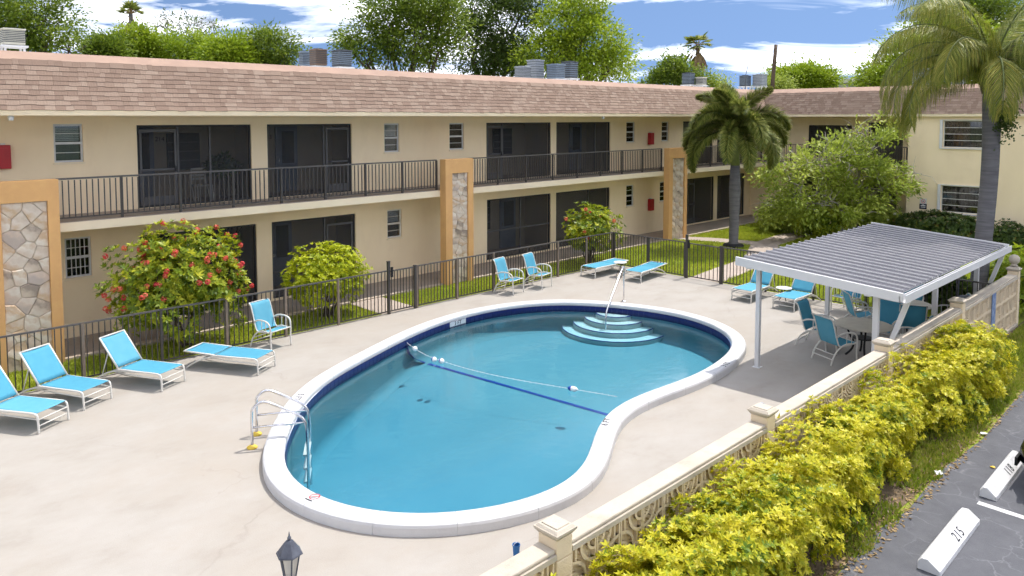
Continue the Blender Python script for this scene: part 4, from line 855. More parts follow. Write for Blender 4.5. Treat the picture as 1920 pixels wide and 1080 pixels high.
fence('pool_fence', 'brown metal picket fence along the building side, right of its gate', 12.82, FX, FY, 'x')
fence('pool_fence', 'brown metal picket fence across the lawn, between corner and side gate', 13.86, FY-.06, FX, 'y', tan=False)
fence('pool_fence', 'brown metal picket fence behind the white canopy', 4.95, 12.48, FX, 'y', tan=False)
def gate(label, a, b, fixed, axis):
    W = (lambda u, d, z: (u, fixed+d, z)) if axis == 'x' else (lambda u, d, z: (fixed+d, u, z)); rt = thing('fence_gate', label, 'gate', W(a, 0, 0))
    for u, h in ((a, 1.45), (b, 1.22)): p = MB().box(*pbox(W, u-.035, u+.035, -.035, .035, -.05, h)).build('gate_post', 'rail_metal', rt); MB().box(*pbox(W, u-.04, u+.04, -.04, .04, h+.001, h+.02)).build('post_cap', 'rail_metal', p)
    e = .045 if b > a else -.045
    MB().box(*pbox(W, a+e, b-e, -.018, .018, 1.17, 1.205)).build('top_rail', 'rail_top', rt); MB().box(*pbox(W, a+e, b-e, -.014, .014, .06, .09)).build('bottom_rail', 'rail_metal', rt)
    for k in range(8): put('picket', fp, rt, W(a+e+(b-a-2*e)*(k+.5)/8, 0, -.012))
    MB().box(*pbox(W, a+e*1.2, a+e*2.6, -.06, -.02, 1.02, 1.30)).build('latch', 'black_iron', rt)
gate('picket gate in the fence in front of the round yellow green shrub', 11.86, 12.76, FY, 'x'); gate('picket gate in the lawn side fence left of the canopy', 13.81, 12.53, FX, 'y')

# ================================================================= BLOCK WALL TOWARDS THE PARKING LOT
POSTS = [1.05, 5.24, 9.42, 13.86, 18.2, 23.1]; T = .10; ZB, ZT = 0.03, 1.20
bw_ = thing('block_wall', 'cream decorative concrete block wall between the pool deck and the hedge', 'wall', (12, WALL_Y, 0))
def arc_bar(m, cx, cz, r0, r1, a0, a1, y0, y1, n=7):
    ts = np.linspace(a0, a1, n); lo = [(cx+r0*math.cos(t), cz+r0*math.sin(t)) for t in ts]; hi = [(cx+r1*math.cos(t), cz+r1*math.sin(t)) for t in ts]
    for i in range(n-1):
        p = [lo[i], hi[i], hi[i+1], lo[i+1]]; b = len(m.v); m.v += [(x, y0, z) for x, z in p]; m.f += [(b, b+1, b+2, b+3)]
        b2 = len(m.v); m.v += [(x, y1, z) for x, z in p]; m.f += [(b, b2, b2+1, b+1), (b+2, b2+2, b2+3, b+3)]
def block_mesh(S, flip, style):
    m = MB(); y0, y1 = -T, -T+.055; f = .022; h = S/2-.003
    for a in ((-h, -h+f, -h, h), (h-f, h, -h, h), (-h+f, h-f, -h, -h+f), (-h+f, h-f, h-f, h)): m.box(a[0], a[1], y0, y1, a[2], a[3])
    s = -1 if flip else 1; e = .004
    if style == 0:
        for (cx, cz, a0) in ((-h*s+f*s, -h+f, 0 if s > 0 else math.pi/2), (h*s-f*s, h-f, math.pi if s > 0 else 1.5*math.pi)):
            arc_bar(m, cx, cz, .19, .225, a0, a0+math.pi/2, y0+e, y1); arc_bar(m, cx, cz, .085, .115, a0, a0+math.pi/2, y0+e, y1, 5)
        m.box(-.012+.11*s, .012+.11*s, y0+.008, y1, -h+f, -.02); m.box(-.012-.11*s, .012-.11*s, y0+.008, y1, .02, h-f)
    else:
        for (cx, cz, a0) in ((-h*s+f*s, -h+f, 0 if s > 0 else math.pi/2), (h*s-f*s, h-f, math.pi if s > 0 else 1.5*math.pi)):
            for r in (.06, .115, .17, .225): arc_bar(m, cx, cz, r, r+.028, a0, a0+math.pi/2, y0+e, y1, 6)
    return m.mesh('wall_block', 'cast_stone')
for i in range(len(POSTS)-1):
    a, b = POSTS[i]+.115, POSTS[i+1]-.115; nb = round((b-a)/.39); S = (b-a)/nb; style = 0 if i < 2 else 1; mm = [block_mesh(min(S, .39), f, style) for f in (0, 1)]
    MB().box(a, b, WALL_Y-T+.056, WALL_Y+T, -.05, ZT-.001).build('wall_core', 'cast_stone', bw_)
    for r in range(3):
        for k in range(nb): put('wall_block', mm[(k+r) % 2], bw_, (a+S*(k+.5), WALL_Y, ZB+.39*(r+.5)))
    MB().box(a, b, WALL_Y-.128, WALL_Y+.128, ZT+.001, ZT+.055).build('cap_moulding', 'cap_stone', bw_); MB().box(a, b, WALL_Y-.108, WALL_Y+.108, ZT+.056, ZT+.10).build('cap', 'cap_stone', bw_, bevel=.015)
    MB().box(a, b, WALL_Y-T-.06, WALL_Y-T-.004, -.06, ZB-.002).build('base_ledge', 'cap_stone', bw_)
for i, x in enumerate(POSTS):
    p = put('wall_post', None, bw_, (x, WALL_Y, 0)); 
    for k in range(7): z = -.05+k*.205; MB().box(x-.11, x+.11, WALL_Y-.125, WALL_Y+.125, z+.003, z+.202).build('course', 'cast_stone', p, bevel=.01)
    m = MB(); z = 1.386; c = .145; e_ = .112
    q4 = lambda r, zz: [(x-r, WALL_Y-r-.01, zz), (x+r, WALL_Y-r-.01, zz), (x+r, WALL_Y+r+.01, zz), (x-r, WALL_Y+r+.01, zz)]
    m.hexa(q4(e_, z), q4(c, z+.045)); m.hexa(q4(c, z+.0455), q4(c, z+.065)); m.hexa(q4(c-.01, z+.0655), q4(e_, z+.09)); m.hexa(q4(e_-.02, z+.091), q4(e_-.025, z+.102))
    m.build('post_cap', 'cap_stone', p)
    if i == len(POSTS)-1: MB().lathe([(.09, .0), (.06, .05)] + [(max(.13*math.sin(t), .003), .17-.13*math.cos(t)) for t in np.linspace(.45, math.pi-.03, 10)], (x, WALL_Y, z+.126), 16).build('ball_finial', 'cap_stone', p, smooth=True)
xb = onY(1862, 575, WALL_Y-.1).x; MB().box(xb-.16, xb+.16, WALL_Y-T-.02, WALL_Y-T-.004, .1, ZT-.004).build('painted_panel', 'mural_blue', bw_)

# ================================================================= CANOPY
can = thing('patio_canopy', 'white framed patio canopy with grey corrugated metal roof over the tables', 'canopy', (18.2, 6.3, 0))
CX0, CX1, CY0, CY1, CZ0, CZ1 = 14.52, 22.0, 4.66, 7.96, 2.17, 2.40; NP = 23; pw = (CX1-CX0)/NP
def cz(y): return CZ0+(CZ1-CZ0)*(y-CY0)/(CY1-CY0)
for k in range(NP):
    a = CX0+pw*k; m = MB(); rows = []
    for y in (CY0+.10, CY1): rows.append([(a+.002, y, cz(y)), (a+pw*.80, y, cz(y)), (a+pw*.83, y, cz(y)+.010)])
    m.sheet(rows); pn_ = m.build('roof_pan', 'pan_grey', can, solid=.004)
    m = MB()
    for (u0, u1, u2, u3) in ((a+pw*.83, a+pw*.87, a+pw*.945, a+pw*.99),):
        ya, yb = CY0+.10, CY1+.006; m.hexa([(u0, ya, cz(ya)), (u3, ya, cz(ya)), (u3, yb, cz(yb)), (u0, yb, cz(yb))], [(u1, ya, cz(ya)+.034), (u2, ya, cz(ya)+.034), (u2, yb, cz(yb)+.034), (u1, yb, cz(yb)+.034)])
    m.build('rib', 'rib_light', pn_)
MB().hexa([(CX0, CY0+.1, cz(CY0+.1)-.02), (CX1, CY0+.1, cz(CY0+.1)-.02), (CX1, CY1, cz(CY1)-.02), (CX0, CY1, cz(CY1)-.02)], [(CX0, CY0+.1, cz(CY0+.1)-.008), (CX1, CY0+.1, cz(CY0+.1)-.008), (CX1, CY1, cz(CY1)-.008), (CX0, CY1, cz(CY1)-.008)]).build('bounce_sheet', 'white_paint', can)  # unseen white sheet below the pans, added to bounce light under the canopy
def yz_beam(x0, x1, y0, y1, dz0, dz1):
    return MB().hexa([(x0, y0, cz(y0)+dz0), (x1, y0, cz(y0)+dz0), (x1, y1, cz(y1)+dz0), (x0, y1, cz(y1)+dz0)], [(x0, y0, cz(y0)+dz1), (x1, y0, cz(y0)+dz1), (x1, y1, cz(y1)+dz1), (x0, y1, cz(y1)+dz1)])
yz_beam(CX0-.06, CX0-.004, CY0, CY1+.03, -.13, .045).build('fascia', 'white_paint', can); yz_beam(CX1+.004, CX1+.06, CY0, CY1+.03, -.13, .045).build('fascia', 'white_paint', can)
m = MB(); m.box(CX0-.06, CX1+.06, CY0-.06, CY0-.045, CZ0-.13, CZ0+.02); m.box(CX0-.06, CX1+.06, CY0-.045, CY0+.045, CZ0-.13, CZ0-.115); m.box(CX0-.06, CX1+.06, CY0+.046, CY0+.06, CZ0-.13, CZ0-.01); m.build('gutter', 'white_paint', can)
MB().box(CX0, CX1, 7.66, 7.78, cz(7.72)-.165, cz(7.72)-.03).build('beam', 'white_paint', can); MB().box(CX0, CX1, 5.24, 5.36, cz(5.3)-.17, cz(5.3)-.032).build('beam', 'white_paint', can)
for x in (15.0, 18.55, 21.85):
    MB().box(x-.045, x+.045, 7.675, 7.765, 0, cz(7.72)-.166).build('post', 'white_paint', can); MB().box(x-.05, x+.05, 5.25, 5.35, 0, cz(5.3)-.171).build('post', 'white_paint', can)
    MB().box(x-.08, x+.08, 7.64, 7.80, .001, .012).build('base_plate', 'white_paint', can)
for x in (15.06, 21.92): MB().bar((x+.02, 5.40, 0.0), (x+.02, 4.74, CZ0-.135), .09, .07, (1, 0, 0)).build('slanted_post', 'white_paint', can)

# ================================================================= FURNITURE
def chaise(angle):
    rt = put('sun_lounger', None); hw = .31; FM = 'frame_white'
    for s in (-1, 1):
        y = s*hw; MB().tube(smooth_path([(-.22, y, .335), (.3, y, .335), (.72, y, .345), (.86, y, .335), (.885, y, .27), (.90, y, 0)], 2), .019, 8).build('side_rail', FM, rt, smooth=True)
        MB().tube(smooth_path([(.25, y*.98, .315), (-.15, y*.98, .315), (-.45, y*.98, .25), (-.75, y*.98, .10), (-.88, y*.98, 0)], 2), .018, 8).build('rear_leg', FM, rt, smooth=True)
        MB().tube([(.885, y*.97, .24), (.2, y*.97, .25), (-.35, y*.97, .275)], .011, 6).build('brace', FM, rt, smooth=True)
    for z in (.24, .13): MB().tube([(.888, -hw, z), (.888, hw, z)], .012, 6).build('rung', FM, rt, smooth=True)
    MB().tube([(-.6, -hw, .18), (-.6, hw, .18)], .012, 6).build('rung', FM, rt, smooth=True)
    ca, sa = math.cos(angle), math.sin(angle); hx, hz = -.19, .345; BL = .74
    B = lambda t, y: (hx-ca*t, y, hz+sa*t)
    for s in (-1, 1): MB().tube([B(0, s*hw*.99), B(BL*.5, s*hw*.99), B(BL, s*hw*.99)], .018, 8).build('back_rail', FM, rt, smooth=True)
    MB().tube([B(BL, -hw), B(BL, hw)], .018, 8).build('back_bar', FM, rt, smooth=True)
    sag = lambda y: -.022*(1-(y/hw)**2)
    ys = np.linspace(-hw*.97, hw*.97, 9); rows = [[(x, y, .352+sag(y)*min(1, (x+.18)*6, (.86-x)*6+.2)) for y in ys] for x in np.linspace(-.17, .86, 12)]
    MB().sheet(rows).build('seat_sling', 'sling_blue', rt, smooth=True, solid=.006)
    rows = [[tuple(Vector(B(t, y))+Vector((sa, 0, ca))*(.006+sag(y)*.8)) for y in ys] for t in np.linspace(.03, BL-.01, 9)]
    MB().sheet(rows).build('back_sling', 'sling_blue', rt, smooth=True, solid=.006)
    MB().box(-.215, -.178, -hw*.9, hw*.9, .318, .330).build('hinge_strap', 'black_strap', rt)
    if angle > .2:
        for s in (-1, 1): MB().tube([B(BL*.55, s*hw*.94), (-.62, s*hw*.94, .185)], .011, 6).build('back_strut', FM, rt, smooth=True)
    return rt
def armchair():
    rt = put('sling_chair', None); hw = .28; FM = 'frame_white'
    for s in (-1, 1):
        y = s*hw
        MB().tube(smooth_path([(-.30, y, .60), (-.16, y*1.06, .68), (.08, y*1.1, .69), (.24, y*1.1, .64), (.28, y*1.08, .50), (.275, y*1.05, .25), (.29, y*1.05, 0)], 2), .019, 8).build('arm', FM, rt, smooth=True)
        MB().tube(smooth_path([(.20, y*1.03, .42), (0, y*1.03, .44), (-.20, y*1.03, .38), (-.36, y*1.03, .22), (-.44, y*1.03, 0)], 2), .018, 8).build('rear_leg', FM, rt, smooth=True)
        MB().tube(smooth_path([(.27, y, .44), (.05, y, .40), (-.19, y, .385), (-.25, y, .46), (-.33, y, .74), (-.41, y, .99), (-.47, y, 1.03)], 2), .016, 8).build('seat_rail', FM, rt, smooth=True)
        for x in (-.02, .12): MB().tube([(x, y*1.05, .425), (x, y*1.08, .69)], .009, 6).build('spindle', FM, rt, smooth=True)
    for z, x in ((.13, -.405), (.23, -.35)): MB().tube([(x, -hw*1.03, z), (x, hw*1.03, z)], .011, 6).build('rung', FM, rt, smooth=True)
    MB().tube([(.27, -hw, .435), (.27, hw, .435)], .014, 8).build('front_bar', FM, rt, smooth=True); MB().tube([(-.47, -hw, 1.03), (-.47, hw, 1.03)], .014, 8).build('top_bar', FM, rt, smooth=True)
    ys = np.linspace(-hw*.98, hw*.98, 7); sg = lambda y: -.015*(1-(y/hw)**2)
    prof = smooth_path([(.27, 0, .448), (.05, 0, .408), (-.12, 0, .392)], 2); MB().sheet([[(p.x, y, p.z+sg(y)) for y in ys] for p in prof]).build('seat_sling', 'sling_blue', rt, smooth=True, solid=.006)
    prof = smooth_path([(-.195, 0, .40), (-.24, 0, .47), (-.325, 0, .74), (-.40, 0, .985), (-.465, 0, 1.028)], 2); MB().sheet([[(p.x+sg(y)*1.2, y, p.z) for y in ys] for p in prof]).build('back_sling', 'sling_blue', rt, smooth=True, solid=.006)
    return rt
def place(o, x, y, face, label, cat, group=None, s=1.0):
    o.location = (x, y, 0); o.rotation_euler.z = face; o.scale = (s, s, s); tag(o, label, cat, group); return o
flat = chaise(R(2)); up = chaise(R(52))
def ang(dx, dy): return math.atan2(dy, dx)
GL = 'blue sling sun loungers'
place(up, 2.80, 15.55, ang(.52, -.85), 'blue reclined lounger cut by the left edge of the photo', 'sun lounger', GL)
place(copy_tree(up), 3.72, 16.17, ang(.46, -.885), 'blue reclined lounger, second from the left edge along the fence', 'sun lounger', GL)
place(copy_tree(up), 5.10, 16.15, ang(.46, -.885), 'blue reclined lounger, third from the left, beside the lounger lying flat', 'sun lounger', GL)
place(flat, 6.84, 15.70, ang(.87, -1.5), 'blue lounger lying flat in front of the red flowering bush', 'sun lounger', GL)
place(copy_tree(flat), 20.36, 16.20, ang(-1, .0), 'far blue flat lounger nearest the fence corner', 'sun lounger', GL)
place(copy_tree(flat), 20.85, 14.82, ang(-1, -.12), 'far blue flat lounger right of the small white table', 'sun lounger', GL)
place(copy_tree(up), 20.98, 10.88, ang(-1, 0), 'blue reclined lounger behind the front canopy post', 'sun lounger', GL)
place(copy_tree(up), 20.92, 9.56, ang(-1, 0), 'blue reclined lounger half hidden by the canopy edge', 'sun lounger', GL)
GC = 'blue sling armchairs'; ch = armchair()
place(ch, 8.20, 16.45, ang(.25, -1), 'blue sling armchair by the fence near the flat lounger', 'chair', GC)
place(copy_tree(ch), 16.02, 16.42, ang(.22, -1), 'left one of the two blue armchairs against the far fence', 'chair', GC)
place(copy_tree(ch), 17.22, 16.35, ang(.22, -1), 'right one of the two blue armchairs against the far fence', 'chair', GC)
TC1 = Vector((17.42, 6.42)); TC2 = Vector((20.15, 6.42))
for (x, y, t, lab) in ((16.72, 6.72, None, 'nearest blue armchair with its back to the camera at the front canopy table'), (17.42, 7.42, None, 'blue armchair on the pool side of the front canopy table'), (18.42, 6.35, None, 'blue armchair between the two canopy tables facing the front one'), (17.75, 5.55, None, 'blue armchair on the wall side of the front canopy table')):
    d = TC1-Vector((x, y)); place(copy_tree(ch), x, y, ang(d.x, d.y), lab, 'chair', GC)
for (x, y, lab) in ((19.45, 7.22, 'blue armchair on the pool side of the rear canopy table'), (21.10, 6.62, 'blue armchair at the far end of the rear canopy table'), (20.6, 5.55, 'blue armchair on the wall side of the rear canopy table'), (19.22, 6.0, 'blue armchair between the two canopy tables facing the rear one')):
    d = TC2-Vector((x, y)); place(copy_tree(ch), x, y, ang(d.x, d.y), lab, 'chair', GC)
place(copy_tree(ch), 21.1, 8.25, ang(-1, .1), 'sunlit blue armchair against the fence behind the canopy', 'chair', GC)
def dining(x, y, label):
    t = thing('patio_table', label, 'table', (x, y, 0), 'round patio tables'); MB().lathe([(.58, .695), (.61, .705), (.61, .722), (.59, .73)], (x, y, 0), 40).build('table_top', 'table_top', t)
    for k in range(4):
        a = k*math.pi/2+.5; c, s = math.cos(a), math.sin(a); MB().tube(smooth_path([(x+c*.34, y+s*.34, .69), (x+c*.30, y+s*.30, .5), (x+c*.18, y+s*.18, .32), (x+c*.22, y+s*.22, .14), (x+c*.36, y+s*.36, .0)], 2), .024, 8).build('leg', 'black_iron', t, smooth=True)
    MB().lathe([(.20, .40), (.22, .405), (.22, .425), (.20, .43)], (x, y, 0), 20).build('ring', 'black_iron', t)
dining(TC1.x, TC1.y, 'round beige patio table under the front end of the canopy'); dining(TC2.x, TC2.y, 'round beige patio table under the far end of the canopy')
def side_table(x, y, h, label):
    t = thing('side_table', label, 'side table', (x, y, 0), 'white side tables'); MB().lathe([(.20, h-.025), (.225, h-.018), (.225, h-.004), (.21, h)], (x, y, 0), 24).build('table_top', 'white_paint', t)
    for k in range(3): a = k*2.094; MB().tube([(x+.05*math.cos(a), y+.05*math.sin(a), h-.026), (x+.03*math.cos(a), y+.03*math.sin(a), h*.5), (x+.15*math.cos(a), y+.15*math.sin(a), 0)], .012, 6).build('leg', 'black_iron', t, smooth=True)
side_table(20.35, 15.52, .50, 'small round white table between the two far flat loungers'); side_table(20.95, 10.0, .42, 'small round white table between the two loungers beside the canopy')
# bin, dark bench box, hose and float left by the wall
t = thing('storage_box', 'dark slate box on the deck beside the front canopy table', 'box', (16.2, 5.5, 0)); bx, by = 16.42, 5.62
MB().box(bx-.22, bx+.22, by-.2, by+.2, 0, .36).build('body', 'slate_plastic', t, bevel=.02); MB().box(bx-.24, bx+.24, by-.22, by+.22, .362, .42).build('lid', 'slate_plastic', t, bevel=.015)
t = thing('trash_bin', 'black round lidded bin behind the far end of the wall', 'bin', (21.1, 5.15, 0)); c = (20.9, 5.2, 0)
MB().lathe([(.24, 0), (.28, .8), (.30, .82), (.30, .86)], c, 18).build('drum', 'slate_plastic', t, smooth=False); MB().lathe([(.31, .862), (.31, .90), (.22, .98), (.08, 1.01)], c, 18).build('lid', 'slate_plastic', t)
t = thing('hose_coil', 'grey coiled hose hanging behind the second wall post', 'hose', (9.2, 5.0, .9)); c = G(1396, 768, 1.12)
m = MB(); m.tube([(c.x-.02+.20*math.cos(a)+.01*a, 4.98+.012*a, 1.02+.20*math.sin(a)) for a in np.linspace(0, 6*math.pi, 64)], .02, 7); m.build('coil', 'plastic_grey', t, smooth=True); MB().box(c.x-.05, c.x+.05, 4.89, 5.0, .95, 1.1).build('holder', 'plastic_grey', t)
t = thing('bucket', 'blue plastic bucket on the deck behind the nearest wall post', 'bucket', (4.9, 5.2, 0)); c = G(968, 1016, .22)
MB().lathe([(.034, 0), (.045, .17), (.05, .175), (.05, .19), (.042, .188), (.03, .05)], (c.x, c.y, 0), 18).build('pail', 'plastic_blue', t, smooth=False); MB().tube([(c.x+.047*math.cos(a), c.y, .18+.03*math.sin(a)) for a in np.linspace(0, math.pi, 12)], .004, 5).build('handle', 'steel', t)
# lamp posts
def lamp(x, y, top, label, s=1.0):
    t = thing('lamp_post', label, 'lamp post', (x, y, 0), 'black lantern lamp posts'); H0 = top-.46*s
    MB().lathe([(.075*s, 0), (.075*s, .10), (.045*s, .16), (.038*s, H0-.12), (.055*s, H0-.10), (.05*s, H0-.04), (.062*s, H0)], (x, y, 0), 14).build('pole', 'lamp_black', t, smooth=False)
    def sq(r, z): return [(x+r*math.cos(a), y+r*math.sin(a), z) for a in [R(15)+k*math.pi/3 for k in range(6)]]
    z0, z1 = H0+.012, H0+.24*s
    for k in range(6):
        a0, a1 = sq(.058*s, z0), sq(.098*s, z1); MB().bar(a0[k], a1[k], .012*s).build('cage_bar', 'lamp_black', t); j = (k+1) % 6
        i0, i1 = sq(.055*s, z0), sq(.093*s, z1); MB().add([i0[k], i0[j], i1[j], i1[k]], [(0, 1, 2, 3)]).build('glass_pane', 'lamp_glass', t)
    MB().lathe([(.062*s, H0), (.062*s, H0+.012)], (x, y, 0), 6).build('gallery', 'lamp_black', t)
    m = MB(); m.hexa(sq(.132*s, z1), sq(.125*s, z1+.018*s)); m.hexa(sq(.12*s, z1+.019*s), sq(.06*s, z1+.10*s)); m.hexa(sq(.06*s, z1+.101*s), sq(.03*s, z1+.135*s)); m.lathe([(.012*s, z1+.136*s), (.02*s, z1+.16*s), (.009*s, z1+.18*s), (.003*s, z1+.22*s)], (x, y, 0), 10); m.build('hood', 'lamp_black', t)
    MB().lathe([(.02*s, z0), (.028*s, z0+.08*s), (.01*s, z0+.13*s)], (x, y, 0), 10).build('bulb', 'float_white', t, smooth=True)
p = deep(542, 997, 6.7); lamp(p.x, p.y, p.z, 'black lantern lamp post at the bottom edge of the photo', .92)
lamp(22.35, 5.85, 1.52, 'black lantern lamp post behind the canopy and fence', .92)

# ================================================================= PARKING: wheel stops, car, litter
def wheel_stop(x0, x1, y0, y1, num, label):
    t = thing('wheel_stop', label, 'wheel stop', ((x0+x1)/2, (y0+y1)/2, -.03), 'white wheel stops'); zt = .125; e = .05; my = (y0+y1)/2
    pr_ = [(y1, -.026), (y1-.005, .07), (y1-.045, zt), (my+.015, zt+.008), (y0+.005, .03), (y0, -.026)]; m = MB(); nn = len(pr_)
    for x, k in ((x0, 0), (x0+.03, 1), (x1-.03, 1), (x1, 0)): m.v += [(x, y if k else my+(y-my)*.96, z if k else z*.93-.002) for y, z in pr_]
    for s in range(3):
        for k in range(nn): m.f.append((s*nn+k, s*nn+(k+1) % nn, (s+1)*nn+(k+1) % nn, (s+1)*nn+k))
    m.f.append(tuple(reversed(range(nn)))); m.f.append(tuple(3*nn+k for k in range(nn))); m.build('bumper', 'stop_paint', t)
    rgt = Vector((1, 0, 0)); A, B = Vector((0, my+.015, zt+.008)), Vector((0, y0+.005, .03)); upv = (A-B).normalized(); n_ = rgt.cross(upv); mid = (A+B)/2+n_*.004+Vector(((x0+x1)/2+.12, 0, 0))
    for q, ch_ in enumerate(num): put_text(ch_, .17, 'ink_black', t, mid+rgt*(q-1)*.10, rgt, upv, 'digit')
    for q in (.2, .8): MB().lathe([(.014, zt+.001), (.012, zt+.006)], (x0+(x1-x0)*q, my+.04, 0), 8).build('bolt', 'ac_grey', t)
wheel_stop(9.62, 11.30, 2.58, 2.84, '215', 'white wheel stop painted with the number 215'); wheel_stop(12.13, 13.85, 2.58, 2.80, '118', 'white wheel stop painted with the number 118 beside the dark car')
def car(cx, ny):
    """dark saloon, nose at y = ny pointing at the wall, length along -y"""
    t = thing('parked_car', 'black car nosing in at the right edge of the parking lot', 'car', (cx, ny-2.2, -.03)); hw = .88; Lc = 4.5
    prof = [(0.06, .22), (0.0, .34), (0.0, .52), (0.05, .66), (.35, .76), (1.15, .88), (1.75, 1.32), (2.1, 1.42), (3.0, 1.42), (3.75, 1.08), (4.35, 1.0), (4.5, .8), (4.5, .4), (4.4, .22)]
    m = MB(); secs = []
    for q, k in ((-1, 0), (-.94, .6), (-.80, 1), (-.4, 1.03), (0, 1.04), (.4, 1.03), (.80, 1), (.94, .6), (1, 0)):
        ring = []
        for d, z in prof:
            nose = .34*max(0, 1-d/.9)*abs(q)**3; tail = .2*max(0, (d-3.9)/.6)*abs(q)**3; roof_in = 1-.20*max(0, min(1, (z-.9)/.5)); zz = .22+(z-.22)*(0.80+.20*(min(k, 1))) if z > .6 else z
            ring.append((cx+q*hw*roof_in, ny-d-nose+tail, zz))
        secs.append(ring)
    nn = len(prof); m.v = [p for r in secs for p in r]
    for s in range(len(secs)-1):
        for k in range(nn): m.f.append((s*nn+k, s*nn+(k+1) % nn, (s+1)*nn+(k+1) % nn, (s+1)*nn+k))
    m.f.append(tuple(range(nn))); m.f.append(tuple((len(secs)-1)*nn+k for k in reversed(range(nn)))); m.build('body', 'car_paint', t, smooth=True, bevel=0)
    Yc = lambda d: ny-d
    m = MB(); m.add([(cx-.62, Yc(1.2), .925), (cx+.62, Yc(1.2), .925), (cx+.54, Yc(1.72), 1.34), (cx-.54, Yc(1.72), 1.34)], [(0, 1, 2, 3)]); m.build('windscreen', 'car_glass', t)
    for s in (-1, 1):
        m = MB(); m.add([(cx+s*.86, Yc(1.45), .95), (cx+s*.86, Yc(3.6), .98), (cx+s*.735, Yc(3.0), 1.36), (cx+s*.735, Yc(1.95), 1.34)], [(0, 1, 2, 3)]); m.build('side_window', 'car_glass', t)
        m = MB(); m.lathe([(.005, -.03), (.10, -.01), (.12, .03), (.09, .06)], (0, 0, 0), 14); o = put('headlight', m.mesh('headlight', 'chrome', smooth=True), t, (cx+s*.60, Yc(.17), .60)); o.rotation_euler = (R(90), 0, 0); o.scale = (1.5, .7, 1)
        MB().box(cx+s*.93-.07, cx+s*.93+.07, Yc(1.75), Yc(1.60), .93, 1.05).build('mirror', 'car_paint', t, bevel=.02)
        for d in (.82, 3.55):
            wr_ = put('wheel', None, t, (cx+s*.80, Yc(d), .29)); m = MB(); m.lathe([(.20, -.10), (.30, -.10), (.32, -.07), (.32, .07), (.30, .10), (.20, .10)], (0, 0, 0), 24)
            o = put('tyre', m.mesh('tyre', 'rubber', smooth=True), wr_); o.location = (0, 0, 0); o.rotation_euler = (0, R(90), 0)
            m = MB(); m.lathe([(.205, -.09), (.205, .09), (.05, .10*1.0)], (0, 0, 0), 20); o = put('rim', m.mesh('rim', 'chrome'), wr_); o.location = (0, 0, 0); o.rotation_euler = (0, R(90), 0)
    MB().box(cx-.5, cx+.5, ny-.02, ny+.012, .28, .40).build('grille', 'rubber', t)
car(13.35, 2.52)
def scrap(px, py, s, label, mat):
    p = G(px, py, -.03); m = MB(); q = [(p.x+s*random.uniform(.5, 1)*math.cos(a), p.y+s*random.uniform(.5, 1)*math.sin(a), -.028+random.uniform(0, s*.5)) for a in np.linspace(0, 2*math.pi, 7)[:-1]]
    m.v = q+[(p.x, p.y, -.02+s*.4)]; m.f = [(k, (k+1) % 6, 6) for k in range(6)]; o = m.build('litter', mat, None, org=p, solid=.003); tag(o, label, 'litter')
scrap(1760, 889, .09, 'crumpled white litter at the edge of the grass strip', 'litter_white'); scrap(1844, 815, .07, 'small pale scrap on the asphalt near the far grass edge', 'litter_white')
scrap(1861, 877, .05, 'dry yellow leaf on the asphalt beside the 118 wheel stop', 'flange_yellow')
# blue valve marker in the hedge
p = G(1457, 1046, .45); t = thing('pipe_marker', 'blue pipe marker poking out of the yellow hedge', 'pipe', (p.x, p.y, 0))
MB().tube([(p.x, p.y, 0), (p.x, p.y, .62)], .03, 8).build('pipe', 'plastic_blue', t, smooth=True); MB().box(p.x-.10, p.x+.10, p.y-.05, p.y-.032, .40, .56).build('plate', 'plastic_blue', t)
# chair and table seen through the screen of the upper porch
t = thing('porch_chair', 'pale slat back chair behind the upper screened porch beside the balcony', 'chair', (8.2, 21.2, 3.06)); x, y, z = onY(378, 350, 21.1).x, 21.1, 3.07
for sx in (-.2, .2):
    MB().tube([(x+sx*1.15, y-.05, z), (x+sx, y+.18, z+.45), (x+sx*.95, y+.24, z+.88)], .018, 6).build('back_leg', 'frame_white', t); MB().tube([(x+sx*1.1, y-.30, z), (x+sx, y-.22, z+.44)], .018, 6).build('front_leg', 'frame_white', t)
MB().box(x-.23, x+.23, y-.25, y+.2, z+.42, z+.45).build('seat', 'frame_white', t)
for zz in (.58, .68, .78, .86): MB().box(x-.2, x+.2, y+.20, y+.225, z+zz, z+zz+.05).build('slat', 'frame_white', t)

# ================================================================= VEGETATION
def clumps_to_leaves(C, rad, per, ln, wd, out_from=None, flat=0.75, up=0.55, droop=0.0):
    """leaves gathered in clumps: C (n,3) centres"""
    n = len(C); idx = np.repeat(np.arange(n), per); m = len(idx); r = np.asarray(rad) if np.ndim(rad) else np.full(n, rad)
    offv = rng.normal(size=(m, 3))*0.55; offv[:, 2] *= flat; P = C[idx]+offv*r[idx][:, None]
    D = offv+unit(m)*0.8
    if out_from is not None: o = C[idx]-out_from; D = D+0.5*o/(np.linalg.norm(o, axis=1, keepdims=True)+1e-6)
    D[:, 2] -= droop; Nn = unit(m); Nn[:, 2] = np.abs(Nn[:, 2])+up
    l = ln*rng.uniform(0.65, 1.25, m); V = leaf_arrays(P, D, Nn, l, l*wd)
    rc = rng.random(n); rnd = 0.55*rc[idx]+0.45*rng.random(m)
    return V, rnd
